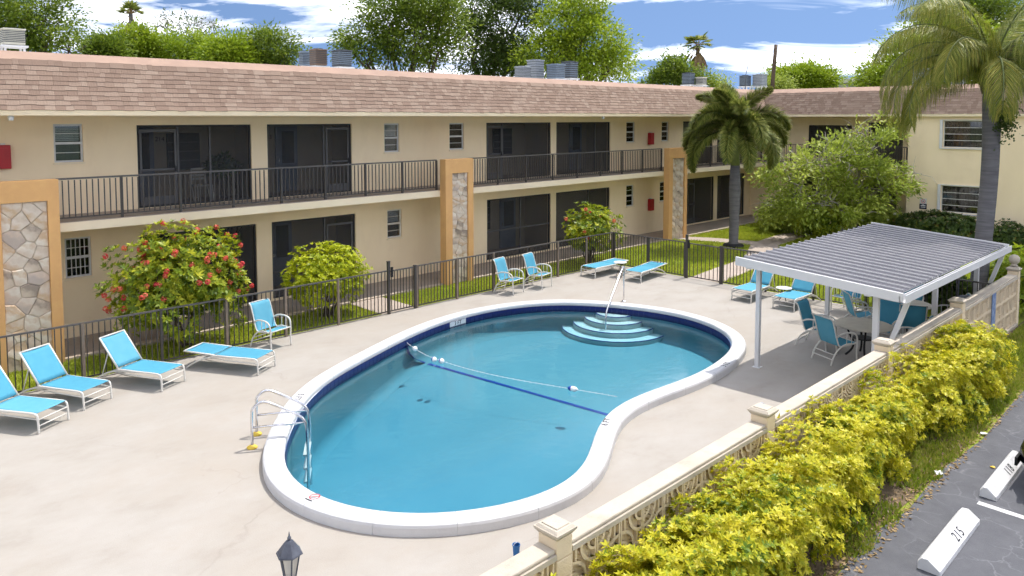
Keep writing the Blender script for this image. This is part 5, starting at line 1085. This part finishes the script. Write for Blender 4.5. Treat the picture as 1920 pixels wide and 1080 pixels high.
def rosettes(P, A, k, ln, wd, spread=1.1):
    """k leaves radiating from each point P about axis A, tips bending down"""
    n = len(P); A = A/np.linalg.norm(A, axis=1, keepdims=True); T1 = np.cross(A, unit(n)); T1 /= np.linalg.norm(T1, axis=1, keepdims=True); T2 = np.cross(A, T1)
    Vs, rs = [], []; base = rng.random(n)
    for j in range(k):
        t = 2*np.pi*(j+rng.uniform(-.25, .25, n))/k; sp = spread*rng.uniform(.7, 1.25, n)
        D = A*np.cos(sp)[:, None]+(T1*np.cos(t)[:, None]+T2*np.sin(t)[:, None])*np.sin(sp)[:, None]; l = ln*rng.uniform(.7, 1.2, n)
        Vs.append(leaf_arrays(P, D, A+0.25*unit(n), l, l*wd)); rs.append(0.65*base+0.35*rng.random(n))
    return np.concatenate(Vs), np.concatenate(rs)
def shell_points(c, r, n, lo=.6, hi=1.0, zmin=-1.0):
    d = unit(n*3+24); d = d[d[:, 2] > zmin][:n]; k = rng.uniform(lo, hi, (len(d), 1)); return np.array(c)+d*k*np.array(r), d
def branch(m, a, b, r0, r1, wob=.12, n=5):
    a, b = np.array(a, float), np.array(b, float); L_ = np.linalg.norm(b-a); pts = []
    for i in range(n): t = i/(n-1); p = a+(b-a)*t+(rng.normal(size=3)*wob*L_*.25*math.sin(math.pi*t) if 0 < i < n-1 else 0); p[2] += .10*L_*math.sin(math.pi*t)*.5; pts.append(p)
    m.tube(pts, list(np.linspace(r0, r1, n)), 6); return pts
def tree(name, label, base, blobs, nc, per, leaf, mat, bark='bark_brown', trunk_r=.25, group=None, cat='tree', wd=.5, clump=.75, twigs=0, fork=.45, gaps=.16, lo=.5, lmul=2.2, lscale=.68):
    base = np.array(base, float); t = thing(name, label, cat, base, group); B = np.array(blobs, float); cen = B[:, :3].mean(0); vol = B[:, 3]*B[:, 4]*B[:, 5]; Cs = []
    for b, q in zip(B, vol/vol.sum()):
        p, d = shell_points(b[:3], b[3:6], max(6, int(nc*q)), lo, 1.0); keep = rng.random(len(p)) > gaps; Cs.append(p[keep])
    C = np.concatenate(Cs); V, rnd = clumps_to_leaves(C, clump*rng.uniform(.6, 1.3, len(C)), int(per*lmul), leaf*lscale, wd, cen)
    quads_obj('crown', V, rnd, mat, t)
    m = MB(); top = base+(cen-base)*fork; top[:2] = base[:2]+(cen[:2]-base[:2])*.25; branch(m, base, top, trunk_r, trunk_r*.7, .05)
    for b in B:
        e = branch(m, top, b[:3]-np.array([0, 0, b[5]*.2]), trunk_r*.55, trunk_r*.2, .15)
        for _ in range(5):
            p, d = shell_points(b[:3], b[3:6]*.85, 1); branch(m, e[random.randrange(2, 5)], p[0], trunk_r*.2, .02, .2)
    m.build('trunk', bark, t, smooth=True)
    if twigs:
        m = MB()
        for _ in range(twigs):
            b = B[random.randrange(len(B))]; p, d = shell_points(b[:3], b[3:6], 1, .9, 1.15, .2); q = p[0]-d[0]*np.array(b[3:6])*.5; pts = branch(m, q, p[0], .03, .008, .3)
            for _ in range(3): branch(m, pts[random.randrange(2, 5)], p[0]+rng.normal(size=3)*.35+np.array([0, 0, .15]), .012, .004, .3, 4)
        tag(m.build('bare_twigs', 'twig_pale', t), kind='stuff')
    return t
def pb(px, py, d, rx, rz, ry=None):
    """crown blob seen at a picture point, d metres deep; radii in picture pixels"""
    c = deep(px, py, d); k = d/FPX; return (c.x, c.y, c.z, rx*k, (ry or rx)*k, rz*k)
def ground_at(px, d): c = deep(px, 220, d); return (c.x, c.y, -.05)
GT = 'trees behind the building'
tree('shade_tree', 'tall dark green tree above the roof at the left edge', ground_at(30, 46), [pb(-40, 30, 46, 90, 80), pb(50, 10, 46, 75, 70), pb(95, 60, 46, 60, 45), pb(10, 70, 46, 80, 50), pb(130, 90, 46, 35, 30)], 300, 34, .34, 'leaf_tree', group=GT, trunk_r=.3, clump=.8)
for (px, py, rx, rz, d, lab, mt) in ((195, 98, 34, 26, 52, 'low loose tree just right of the tall left tree', 'leaf_tree'), (252, 85, 42, 34, 55, 'low green tree under the left fan palm', 'leaf_bright'), (345, 92, 60, 36, 56, 'low wide tree below the purple twiggy one', 'leaf_bright'), (430, 100, 48, 30, 52, 'low green tree left of the rusty air conditioner', 'leaf_bright'), (505, 92, 55, 38, 54, 'rounded green tree behind the rusty air conditioner', 'leaf_tree')):
    tree('low_tree', lab, ground_at(px, d), [pb(px, py, d, rx, rz), pb(px-rx*.5, py+12, d, rx*.6, rz*.6), pb(px+rx*.5, py+8, d, rx*.6, rz*.7)], 170, 30, .34, mt, group=GT, trunk_r=.16, clump=.7)
tree('twiggy_tree', 'sparse dark twiggy tree rising behind the low trees on the left', ground_at(355, 60), [pb(340, 55, 60, 55, 32), pb(385, 60, 60, 30, 28)], 60, 16, .32, 'leaf_dark', group=GT, trunk_r=.15, clump=.6, twigs=26, gaps=.3)
tree('shade_tree', 'tall light green tree left of centre behind the roof', ground_at(760, 48), [pb(735, 30, 48, 62, 52), pb(790, 0, 48, 70, 55), pb(690, 85, 48, 55, 45), pb(775, 85, 48, 60, 48), pb(840, 55, 48, 45, 60), pb(650, 80, 48, 24, 28)], 420, 32, .34, 'leaf_tree', group=GT, trunk_r=.28, clump=.8, gaps=.2)
tree('shade_tree', 'dark dense tree behind the middle of the roof', ground_at(905, 53), [pb(890, 20, 53, 65, 60), pb(945, 40, 53, 70, 70), pb(910, 105, 53, 75, 45), pb(985, 0, 53, 60, 55), pb(960, 110, 53, 60, 40)], 360, 36, .34, 'leaf_dark', group=GT, trunk_r=.32, clump=.85)
tree('shade_tree', 'bright green spreading tree right of centre behind the roof', ground_at(1090, 50), [pb(1060, 40, 50, 60, 55), pb(1110, 80, 50, 65, 50), pb(1030, 100, 50, 60, 42), pb(1150, 115, 50, 50, 38), pb(1095, 20, 50, 50, 40), pb(1080, 130, 50, 70, 30)], 420, 32, .34, 'leaf_bright', group=GT, trunk_r=.26, clump=.75, gaps=.22)
tree('low_tree', 'small round tree left of the fan palm behind the roof', ground_at(1255, 62), [pb(1268, 132, 62, 32, 24), pb(1235, 150, 62, 30, 20), pb(1295, 150, 62, 30, 18)], 150, 34, .38, 'leaf_tree', group=GT, trunk_r=.14, clump=.7, twigs=8)
tree('low_tree', 'broad flat topped bright tree beside the wooden pole', ground_at(1505, 72), [pb(1505, 145, 72, 55, 20), pb(1470, 152, 72, 30, 14), pb(1545, 150, 72, 25, 14)], 240, 38, .42, 'leaf_bright', group=GT, trunk_r=.18, clump=.9, gaps=.05)
tree('low_tree', 'pale green shrubby tree behind the roof corner', ground_at(1450, 62), [pb(1455, 158, 62, 26, 12), pb(1345, 158, 62, 22, 10)], 80, 34, .3, 'leaf_shrubtree', group=GT, trunk_r=.1)
tree('shade_tree', 'large bright green tree behind the wing roof at right', ground_at(1730, 56), [pb(1660, 140, 56, 55, 35), pb(1720, 105, 56, 65, 50), pb(1790, 90, 56, 70, 60), pb(1700, 145, 56, 80, 35), pb(1640, 155, 56, 40, 20), pb(1850, 120, 56, 70, 60)], 560, 40, .36, 'leaf_bright', group=GT, trunk_r=.3, clump=.9, gaps=.08)
tree('shade_tree', 'darker green tree rising above the bright one at the upper right', ground_at(1780, 66), [pb(1765, 45, 66, 48, 40), pb(1810, 20, 66, 50, 40), pb(1870, 40, 66, 60, 55)], 330, 38, .4, 'leaf_tree', group=GT, trunk_r=.3, clump=1.0)
# ---- fan palms
def fan_palm(label, px, py, d, rad, nlive, ndead, base_d=None):
    c = deep(px, py, d); k = d/FPX; t = thing('fan_palm', label, 'palm', (c.x, c.y, -.05), 'fan palms behind the roof'); R_ = rad*k
    MB().tube([(c.x, c.y, -.05), (c.x+.1, c.y, c.z*.6), (c.x, c.y, c.z)], [.26, .2, .17], 8).build('trunk', 'bark_grey', t, smooth=True)
    cc = np.array(c)
    for q in range(nlive+ndead):
        dead = q >= nlive; el = rng.uniform(-.1, 1.35) if not dead else rng.uniform(-1.45, -.25); az = 2*math.pi*(q/(nlive if not dead else ndead))+rng.uniform(-.3, .3)
        d0 = np.array([math.cos(az)*math.cos(el), math.sin(az)*math.cos(el), math.sin(el)]); hub = cc+d0*R_*(.45 if not dead else .35)+np.array([0, 0, -.3*R_ if dead else 0]); s = np.cross(d0, [0, 0, 1]); s /= np.linalg.norm(s)+1e-6; u = np.cross(s, d0); n = 16
        ts = np.linspace(-1.25, 1.25, n) if not dead else np.linspace(-.5, .5, n); D = d0[None]*np.cos(ts)[:, None]+s[None]*np.sin(ts)[:, None]; D[:, 2] -= (.35 if not dead else .9); P = np.repeat(hub[None], n, 0)
        l = np.full(n, R_*(.62 if not dead else rng.uniform(.5, 1.1)))*rng.uniform(.75, 1.15, n); V = leaf_arrays(P, D, np.repeat(u[None], n, 0)+.2*unit(n), l, l*.16)
        quads_obj('frond', V, rng.random(n), 'frond_dead' if dead else 'frond_dark', t)
        MB().bar(tuple(cc), tuple(hub), .05).build('stalk', 'dead_frond', t)
fan_palm('tall fan palm with a brown skirt of dead fronds behind the roof', 1308, 85, 74, 30, 16, 22)
fan_palm('fan palm standing above the low trees at the upper left', 245, 26, 62, 26, 20, 5)
# ---- pole, antenna, far house
p = deep(1455, 84, 60); t = thing('utility_pole', 'bare brown wooden pole behind the roof corner', 'pole', (p.x, p.y, -.05)); q = deep(1449, 150, 60)
MB().tube([(q.x, q.y, -.05), (q.x, q.y, q.z), (*((q.xy+p.xy)/2), (p.z+q.z)/2), (p.x, p.y, p.z)], [.17, .16, .16, .14], 8).build('shaft', 'pole_wood', t, smooth=True); MB().box(p.x-.2, p.x+.25, p.y-.03, p.y+.03, p.z-.12, p.z-.05).build('bracket', 'pole_wood', t)
p = deep(1398, 142, 46); q = deep(1406, 108, 46); t = thing('antenna', 'thin dark antenna rod leaning on the roof', 'antenna', (p.x, p.y, FLATZ)); MB().tube([(p.x, p.y, FLATZ), tuple(p), tuple(q)], [.03, .025, .012], 6).build('rod', 'ac_dark', t); MB().box(p.x-.12, p.x+.12, p.y-.12, p.y+.12, FLATZ-.01, FLATZ+.05).build('foot', 'ac_grey', t)
p = deep(1575, 158, 84); t = thing('far_house', 'grey flat roofed house far behind the wing roof', 'house', (p.x, p.y, -.05)); hx, hy = p.x, p.y
MB().box(hx-5, hx+5, hy-5, hy+5, -.05, p.z-.1).build('wall', 'far_wall', t); MB().box(hx-5.3, hx+5.3, hy-5.3, hy+5.3, p.z-.1, p.z+.35).build('roof', 'flat_roof', t)
for k in range(3): MB().box(hx-5.03, hx-5.005, hy-3.5+k*2.6, hy-2.3+k*2.6, p.z-2.0, p.z-.8).build('window', 'car_glass', t)
# ---- feather palms
def frond(par, base, az, el, L_, bend, nl, ll, mat, plume=False, wd=.07, hang=.6, rach='frond_dark', col=(0, 1)):
    base = np.array(base, float); n = 14; pts = [base]; e = el; h = np.array([math.cos(az), math.sin(az), 0])
    for i in range(n): e -= bend/n*(0.5+i/n); pts.append(pts[-1]+(h*math.cos(e)+np.array([0, 0, math.sin(e)]))*L_/n)
    pts = np.array(pts); ts = np.linspace(.10, .995, nl); ii = ts*n; i0 = np.minimum(ii.astype(int), n-1); fr = (ii-i0)[:, None]; P = pts[i0]*(1-fr)+pts[i0+1]*fr; F = pts[i0+1]-pts[i0]; F /= np.linalg.norm(F, axis=1, keepdims=True)
    S = np.cross(F, [0, 0, 1.]); S /= np.linalg.norm(S, axis=1, keepdims=True)+1e-9; U = np.cross(S, F); prof = np.sin(np.pi*np.clip(ts*.86+.12, 0, 1))**.6; Vs, rs = [], []
    sides = (-1, 1) if not plume else (-1, -.6, -.2, .25, .65, 1, 1.4, -1.4)
    for s in sides:
        a = s if not plume else s*math.pi/2*1.05; d = (S*s if not plume else S*math.sin(a)+U*math.cos(a))*.85+F*.75+.12*unit(nl); d[:, 2] -= hang*(.3 if plume else .45); d /= np.linalg.norm(d, axis=1, keepdims=True); l = ll*prof*rng.uniform(.8, 1.15, nl)
        V = leaf_arrays(P, d, U+.3*unit(nl), l, np.full(nl, wd*ll)); Vs.append(V); rs.append(rng.uniform(col[0], col[1], nl))
        if not plume:
            P2 = P+d*(l*.75)[:, None]; d2 = d.copy(); d2[:, 2] -= hang*1.6; Vs.append(leaf_arrays(P2, d2, U+.3*unit(nl), l*.8, np.full(nl, wd*ll*.8))); rs.append(rs[-1])
    f = quads_obj('frond', np.concatenate(Vs), np.concatenate(rs), mat, par)
    MB().tube([tuple(p) for p in pts], list(np.linspace(.035, .008, n+1)), 5).build('rachis', rach if rach in ('twig_pale', 'dead_frond') else 'bark_green', f, smooth=True)
surf('bark_green', (0.16, 0.19, 0.07), (0.11, 0.14, 0.05), 5, .7)
# foxtail palm on the lawn
fxp = thing('foxtail_palm', 'bushy plumed palm on the lawn in front of the right stone pillar', 'palm', (28.52, 15.86, -.04)); bx, by = 28.52, 15.86
MB().tube([(bx, by, -.04), (bx, by, .2), (bx+.03, by, 1.2), (bx+.06, by+.02, 2.4), (bx+.06, by+.02, 3.4)], [.27, .19, .20, .235, .19], 14).build('trunk', 'bark_palm', fxp, smooth=True)
MB().tube([(bx+.06, by+.02, 3.4), (bx+.06, by+.02, 4.1), (bx+.06, by+.02, 5.0)], [.19, .15, .08], 12).build('crownshaft', 'bark_green', fxp, smooth=True); MB().lathe([(.42, 0), (.44, .10), (.36, .16), (.25, .17)], (bx, by, -.04), 14).build('root_collar', 'black_iron', fxp)
# azimuths: camera looks along +45.6 deg, picture right = -44 deg
for az, el, L_, bend in ((136, 35, 2.7, 2.5), (-44, 42, 2.6, 2.5), (160, 58, 2.6, 2.3), (-70, 60, 2.5, 2.4), (200, 25, 2.4, 2.4), (-100, 22, 2.5, 2.6), (240, 48, 2.7, 2.9), (226, 5, 2.3, 1.9), (70, 66, 2.4, 1.9), (20, 58, 2.5, 2.3), (100, 76, 2.3, 1.5), (-20, 15, 2.5, 2.2), (150, 8, 2.5, 2.0), (60, 84, 2.2, 1.1), (170, 80, 2.1, 1.2), (-60, 80, 2.2, 1.2), (215, 70, 2.3, 2.0), (-10, 40, 2.5, 2.5)):
    frond(fxp, (bx+.06, by+.02, 4.85), R(az), R(el), L_*(1.06 if el > 30 else 1.22), bend, 190, .56, 'frond_dark', True, .06, .55)
# tall queen palm at the right
qb = Vector((23.7, 5.72, -.04)); qt = deep(1862, 128, 21.2); qp = thing('queen_palm', 'tall grey trunked palm with drooping fronds at the right edge', 'palm', qb); qm = deep(1857, 320, 21.0)
MB().tube(smooth_path([qb, qb+Vector((0, 0, .3)), qb.lerp(qm, .5)+Vector((0, .0, 0)), qm, qm.lerp(qt, .6), qt], 2), [.40, .37, .34, .34, .33, .33, .335, .34, .34, .345, .35, .35, .36, .36, .36, .34, .33, .30, .28, .26, .24, .22][:22], 16).build('trunk', 'bark_palm', qp, smooth=True) if False else None
pth = smooth_path([qb, qb+Vector((0, 0, .3)), qb.lerp(qm, .5), qm, qm.lerp(qt, .6), qt], 2); rad_ = [float(np.interp((p.z-qb.z)/(qt.z-qb.z), [0, .05, .15, .7, .88, 1], [.30, .245, .215, .222, .25, .17])) for p in pth]
MB().tube(pth, rad_, 16).build('trunk', 'bark_palm', qp, smooth=True)
m = MB()
for k in range(16):
    a = k*2.4; z = k*.05; c0 = qt+Vector((.2*math.cos(a), .2*math.sin(a), -.75+z)); m.tube([tuple(c0), tuple(c0+Vector((.14*math.cos(a), .14*math.sin(a), .32))), tuple(c0+Vector((.3*math.cos(a), .3*math.sin(a), .62)))], [.09, .06, .03], 6)
m.build('leaf_bases', 'bark_brown', qp, smooth=True)
for az, el, L_, bend, lt in ((136, 50, 4.3, 2.7, 1), (150, 28, 4.0, 2.4, 1), (118, 38, 4.2, 2.8, 1), (142, 36, 4.4, 2.7, 1), (170, 55, 3.7, 2.6, 1), (128, 5, 3.3, 1.7, 1), (200, 35, 3.3, 2.8, 1), (230, 60, 3.5, 2.6, 0), (-44, 40, 3.6, 2.4, 1), (-60, 15, 3.4, 2.2, 1), (-80, 55, 3.6, 2.4, 0), (100, 66, 3.8, 2.2, 0), (60, 60, 3.6, 2.2, 0), (10, 50, 3.6, 2.3, 0), (-20, 75, 3.6, 1.6, 0), (250, 12, 2.7, 2.1, 1), (145, 74, 3.9, 1.9, 0), (80, 25, 3.4, 2.3, 1), (120, 78, 4.6, 1.7, 0), (165, 70, 4.6, 2.0, 1), (-30, 68, 4.4, 1.9, 0), (230, 76, 4.0, 1.8, 0), (140, 60, 4.4, 2.3, 1)):
    frond(qp, (qt.x, qt.y, qt.z-.05), R(az), R(el), L_, bend, 240, .72, 'frond_light' if lt else 'frond_dark', False, .022, 1.5, col=(.0, 1))
fc = deep(1886, 222, 20.7); P = np.array(fc)+rng.normal(size=(700, 3))*np.array([.13, .13, .26]); V = leaf_arrays(P, unit(700), unit(700), np.full(700, .09), np.full(700, .06)); tag(quads_obj('fruit_cluster', V, rng.random(700)*.5, 'leaf_dark', qp), kind='stuff'); MB().tube([tuple(qt-Vector((0, 0, .8))), tuple((qt-Vector((0, 0, .8))).lerp(fc, .6)-Vector((0, 0, .1))), tuple(fc)], .03, 6).build('fruit_stalk', 'bark_green', qp)
# ---- shrubs
def shrub(name, label, c, r, n, k, ln, wd, mat, group=None, flowers=0, fmat='flower_red', stems=9, bark='bark_brown', lo=.72, cat='shrub', zmin=-.75, base=None, fsize=.10, bump=.12, spread=1.1, inner=.4, boxy=1.0, patch=0.0):
    c = np.array(c, float); r = np.array(r, float); bz = -.04; b = base or (c[0], c[1]); t = thing(name, label, cat, (b[0], b[1], bz), group)
    ph = rng.uniform(0, 6.28, 12); fr = rng.uniform(1.5, 4.5, (12, 3))
    def lumps(d): return 1+bump*sum(np.sin(d@fr[i]*2+ph[i]) for i in range(12))/3.2
    d = unit(int(n*1.6)); d = d[d[:, 2] > zmin][:n]; P = c+np.sign(d)*np.abs(d)**boxy*r*(lumps(d)*rng.uniform(lo, 1.0, len(d))**.5)[:, None]
    if inner: d2 = unit(int(n*inner)); P2 = c+d2*r*rng.uniform(.35, .75, (len(d2), 1)); P = np.vstack([P, P2]); d = np.vstack([d, d2])
    keep = P[:, 2] > .02; P, d = P[keep], d[keep]; V, rnd = rosettes(P, d/r*r.mean()+np.array([0, 0, .7])+.35*unit(len(P)), k, ln, wd, spread); rnd = rnd-patch*np.tile(np.clip(np.sin(P[:, 0]*2.3+np.sin(P[:, 1]*3.1)*1.5)*np.sin(P[:, 1]*2.9+P[:, 2]*3.7+P[:, 0]), 0, 1), k) if patch else rnd; quads_obj('crown', V, rnd, mat, t)
    m = MB()
    for q in range(stems): p, _ = shell_points(c, r*.8, 1, .5, .9, -.2); branch(m, (b[0]+random.uniform(-.12, .12), b[1]+random.uniform(-.12, .12), bz), p[0], .03, .008, .25)
    m.build('trunk', bark, t, smooth=True)
    if flowers:
        df = unit(flowers*3); df = df[(df[:, 2] > -.35)][:flowers]
        for q in range(len(df)):
            pc = c+df[q]*r*lumps(df[q][None])[0]*1.02; kk = 46; dd = unit(kk); Vf = leaf_arrays(pc+dd*fsize*.75, np.cross(dd, unit(kk)), dd, np.full(kk, fsize*.6), np.full(kk, fsize*.5)); fl = quads_obj('flower', Vf, .6*rng.random()+.4*rng.random(kk), fmat, t)
    return t
c = onY(340, 540, 17.9); shrub('ixora_bush', 'large yellow green bush covered in red flower heads at the left fence', (c.x, 17.95, 1.50), (1.5, .92, 1.22), 1500, 6, .13, .42, 'leaf_ixora', flowers=88, zmin=-.8, base=(c.x+.1, 17.95), bump=.2, fsize=.072)
c = onY(612, 540, 18.0); shrub('round_shrub', 'rounded yellow green clipped shrub behind the fence gate', (c.x, 18.0, 1.12), (1.18, .8, .86), 1500, 5, .09, .5, 'leaf_lime', zmin=-.85, bump=.1)
c = onY(1108, 450, 17.8); shrub('ixora_bush', 'smaller yellow green bush with few red flowers at the fence corner', (c.x, 17.8, 1.25), (1.15, .75, .85), 650, 6, .14, .42, 'leaf_ixora', flowers=9, zmin=-.8, bump=.28, fsize=.08)
GH = 'yellow hedge shrubs along the block wall'
ORD = ['first', 'second', 'third', 'fourth', 'fifth', 'sixth', 'seventh', 'eighth', 'ninth', 'tenth', 'eleventh', 'twelfth', 'thirteenth', 'fourteenth']
hx_ = [(3.5, 4.16, 0.85, 0.5, 0.37), (4.4, 4.18, 1.0, 0.55, 0.4), (5.4, 4.14, 1.06, 0.62, 0.46), (6.35, 4.06, 1.14, 0.66, 0.51), (7.3, 4.01, 1.18, 0.7, 0.56), (8.3, 4.02, 1.24, 0.66, 0.55), (9.3, 4.08, 1.16, 0.68, 0.49), (10.3, 4.14, 1.2, 0.62, 0.46), (11.25, 4.18, 1.06, 0.6, 0.42), (12.2, 4.2, 1.14, 0.6, 0.4), (13.15, 4.24, 0.88, 0.42, 0.33), (14.2, 4.14, 1.16, 0.6, 0.46), (15.3, 4.08, 1.08, 0.68, 0.49), (16.45, 4.06, 1.3, 0.72, 0.53), (17.4, 4.12, 1.06, 0.5, 0.42)]
ORD.append('fifteenth')
for i, (x, y, z, rx, ry) in enumerate(hx_):
    shrub('hedge_shrub', 'yellow hedge shrub, %s from the near end along the block wall' % ORD[i], (x, y, z*.56), (rx, ry, z*.44), int(2900*rx*ry/.5), 6, .066, .42, 'leaf_gold', GH, stems=18, zmin=-.9, bump=.34, spread=1.15, inner=.35, boxy=.72, patch=.32)
# flower hedge in front of the wing and shrubs under the courtyard tree
shrub('flower_hedge', 'dark green hedge with a few red leaves under the wing window', (36.15, 10.2, .62), (.62, 1.95, .66), 1500, 6, .12, .45, 'leaf_hedge', zmin=-.9, bump=.08)
shrub('flower_hedge', 'small dark clipped bush right of the tall palm under the wing wall', (36.2, 7.7, .5), (.5, .75, .6), 450, 6, .12, .45, 'leaf_hedge', zmin=-.9, bump=.08)
tb = G(1575, 436); tree('courtyard_tree', 'spreading pale green tree with bare twigs on the courtyard lawn', (tb.x, tb.y, -.04), [pb(1480, 330, 33, 55, 48), pb(1545, 300, 33, 65, 50), pb(1615, 335, 33, 75, 55), pb(1680, 335, 33, 50, 32), pb(1640, 265, 33, 60, 45), pb(1500, 385, 33, 60, 35), pb(1590, 390, 33, 70, 38), pb(1460, 390, 33, 40, 32)], 200, 60, .25, 'leaf_shrubtree', 'twig_pale', .16, None, 'tree', .42, .42, 44, .35, .22, lmul=1.2, lscale=.85)
for px, py, lab, mt, fl in ((1465, 405, 'white flowering bush left of the courtyard tree trunk', 'leaf_shrubtree', 16), (1535, 415, 'low brownish bush at the foot of the courtyard tree', 'leaf_ixora', 4), (1640, 410, 'low green bush right of the courtyard tree trunk', 'leaf_shrubtree', 8)):
    c = G(px, py+28); shrub('garden_bush', lab, (c.x, c.y, .75), (1.2, 1.0, .8), 600, 6, .17, .4, mt, flowers=fl, fmat='flower_white', fsize=.07, zmin=-.85, bump=.2)
c = Vector((24.3, 4.95, 0)); shrub('garden_bush', 'bright green leafy bush beside the ball topped wall post', (c.x, c.y, .85), (.75, .6, .75), 420, 6, .17, .4, 'leaf_bright', zmin=-.9, bump=.25)
c = Vector((23.2, 6.35, 0)); shrub('garden_bush', 'dark spiky plant at the foot of the tall palm', (c.x, c.y, .5), (.5, .5, .5), 160, 7, .32, .22, 'leaf_dark', zmin=-.6, spread=.9)
shrub('porch_plant', 'dark potted plant behind the upper left porch screen', (onY(415, 315, 21.3).x, 21.3, 3.95), (.45, .3, .35), 60, 6, .2, .3, 'leaf_dark', zmin=-.6, cat='plant')
# ---- grass
def grass(name, label, x0, x1, y0, y1, n, ln, mat, holes=(), edge=None):
    P = np.stack([rng.uniform(x0, x1, n), rng.uniform(y0, y1, n), np.full(n, -.042)], 1)
    for (pts, wd) in holes:
        for a, b in zip(pts[:-1], pts[1:]):
            a, b = np.array(a), np.array(b); d = b-a; t = np.clip(((P[:, :2]-a)@d)/(d@d), 0, 1); P = P[np.linalg.norm(P[:, :2]-a-t[:, None]*d, axis=1) > wd/2+rng.uniform(-.04, .05, len(P))]
    if edge is not None: P = P[edge(P)]
    n = len(P); D = np.stack([rng.normal(0, .45, n), rng.normal(0, .45, n), np.ones(n)], 1); Nn = unit(n); Nn[:, 2] *= .2; l = ln*rng.uniform(.5, 1.3, n)
    patch = .5+.5*np.sin(P[:, 0]*1.3+np.sin(P[:, 1]*1.7)*2)*np.sin(P[:, 1]*1.1+1); V = leaf_arrays(P, D, Nn, l, l*.30); o = quads_obj(name, V, .3*patch+.7*rng.random(n), mat); tag(o, label, 'grass', None, 'stuff'); return o
PG = [(FX+0.16, 13.2), (24.0, 13.45), (26.6, 13.7), (30.0, 15.2), (33.0, 15.5), (37.0, 15.6)]; PL = [(28.9, 18.72), (29.6, 17.2), (30.0, 15.6)]
grass('lawn_grass', 'mown green lawn strip between the pool fence and the walkway', 0, 22, 17.07, 18.7, 44000, .075, 'grass', [([(12.3, 17.0), (12.3, 18.75)], 1.15)])
grass('lawn_grass', 'bright green courtyard lawn beyond the side fence', 21.9, 36.8, 5.0, 18.68, 110000, .10, 'grass', [(PG, 1.15), (PL, 1.1)])
grass('verge_grass', 'patchy grass verge between the yellow hedge and the asphalt', 8.0, 26, 3.36, 4.5, 42000, .08, 'grass_dry', edge=lambda P: (np.sin(P[:, 0]*2.1)+np.sin(P[:, 0]*5.3+1)*.6+rng.normal(0, .5, len(P)) > (.5 - (P[:, 0]-8)*.3)) & (P[:, 1] > 3.36+.05*np.sin(P[:, 0]*7)+rng.uniform(0, .08, len(P))))
n_ = 1500; P = np.stack([rng.uniform(5, 20, n_), 3.28+np.abs(rng.normal(0, .22, n_)), np.full(n_, -.022)], 1); V = leaf_arrays(P, np.stack([*rng.normal(size=(2, n_)), rng.normal(0, .15, n_)], 1), unit(n_)*.3+np.array([0, 0, 1]), rng.uniform(.04, .09, n_), rng.uniform(.02, .04, n_)); tag(quads_obj('leaf_litter', V, rng.random(n_), 'frond_dead'), 'dry fallen leaves along the edge of the asphalt', 'leaves', None, 'stuff')
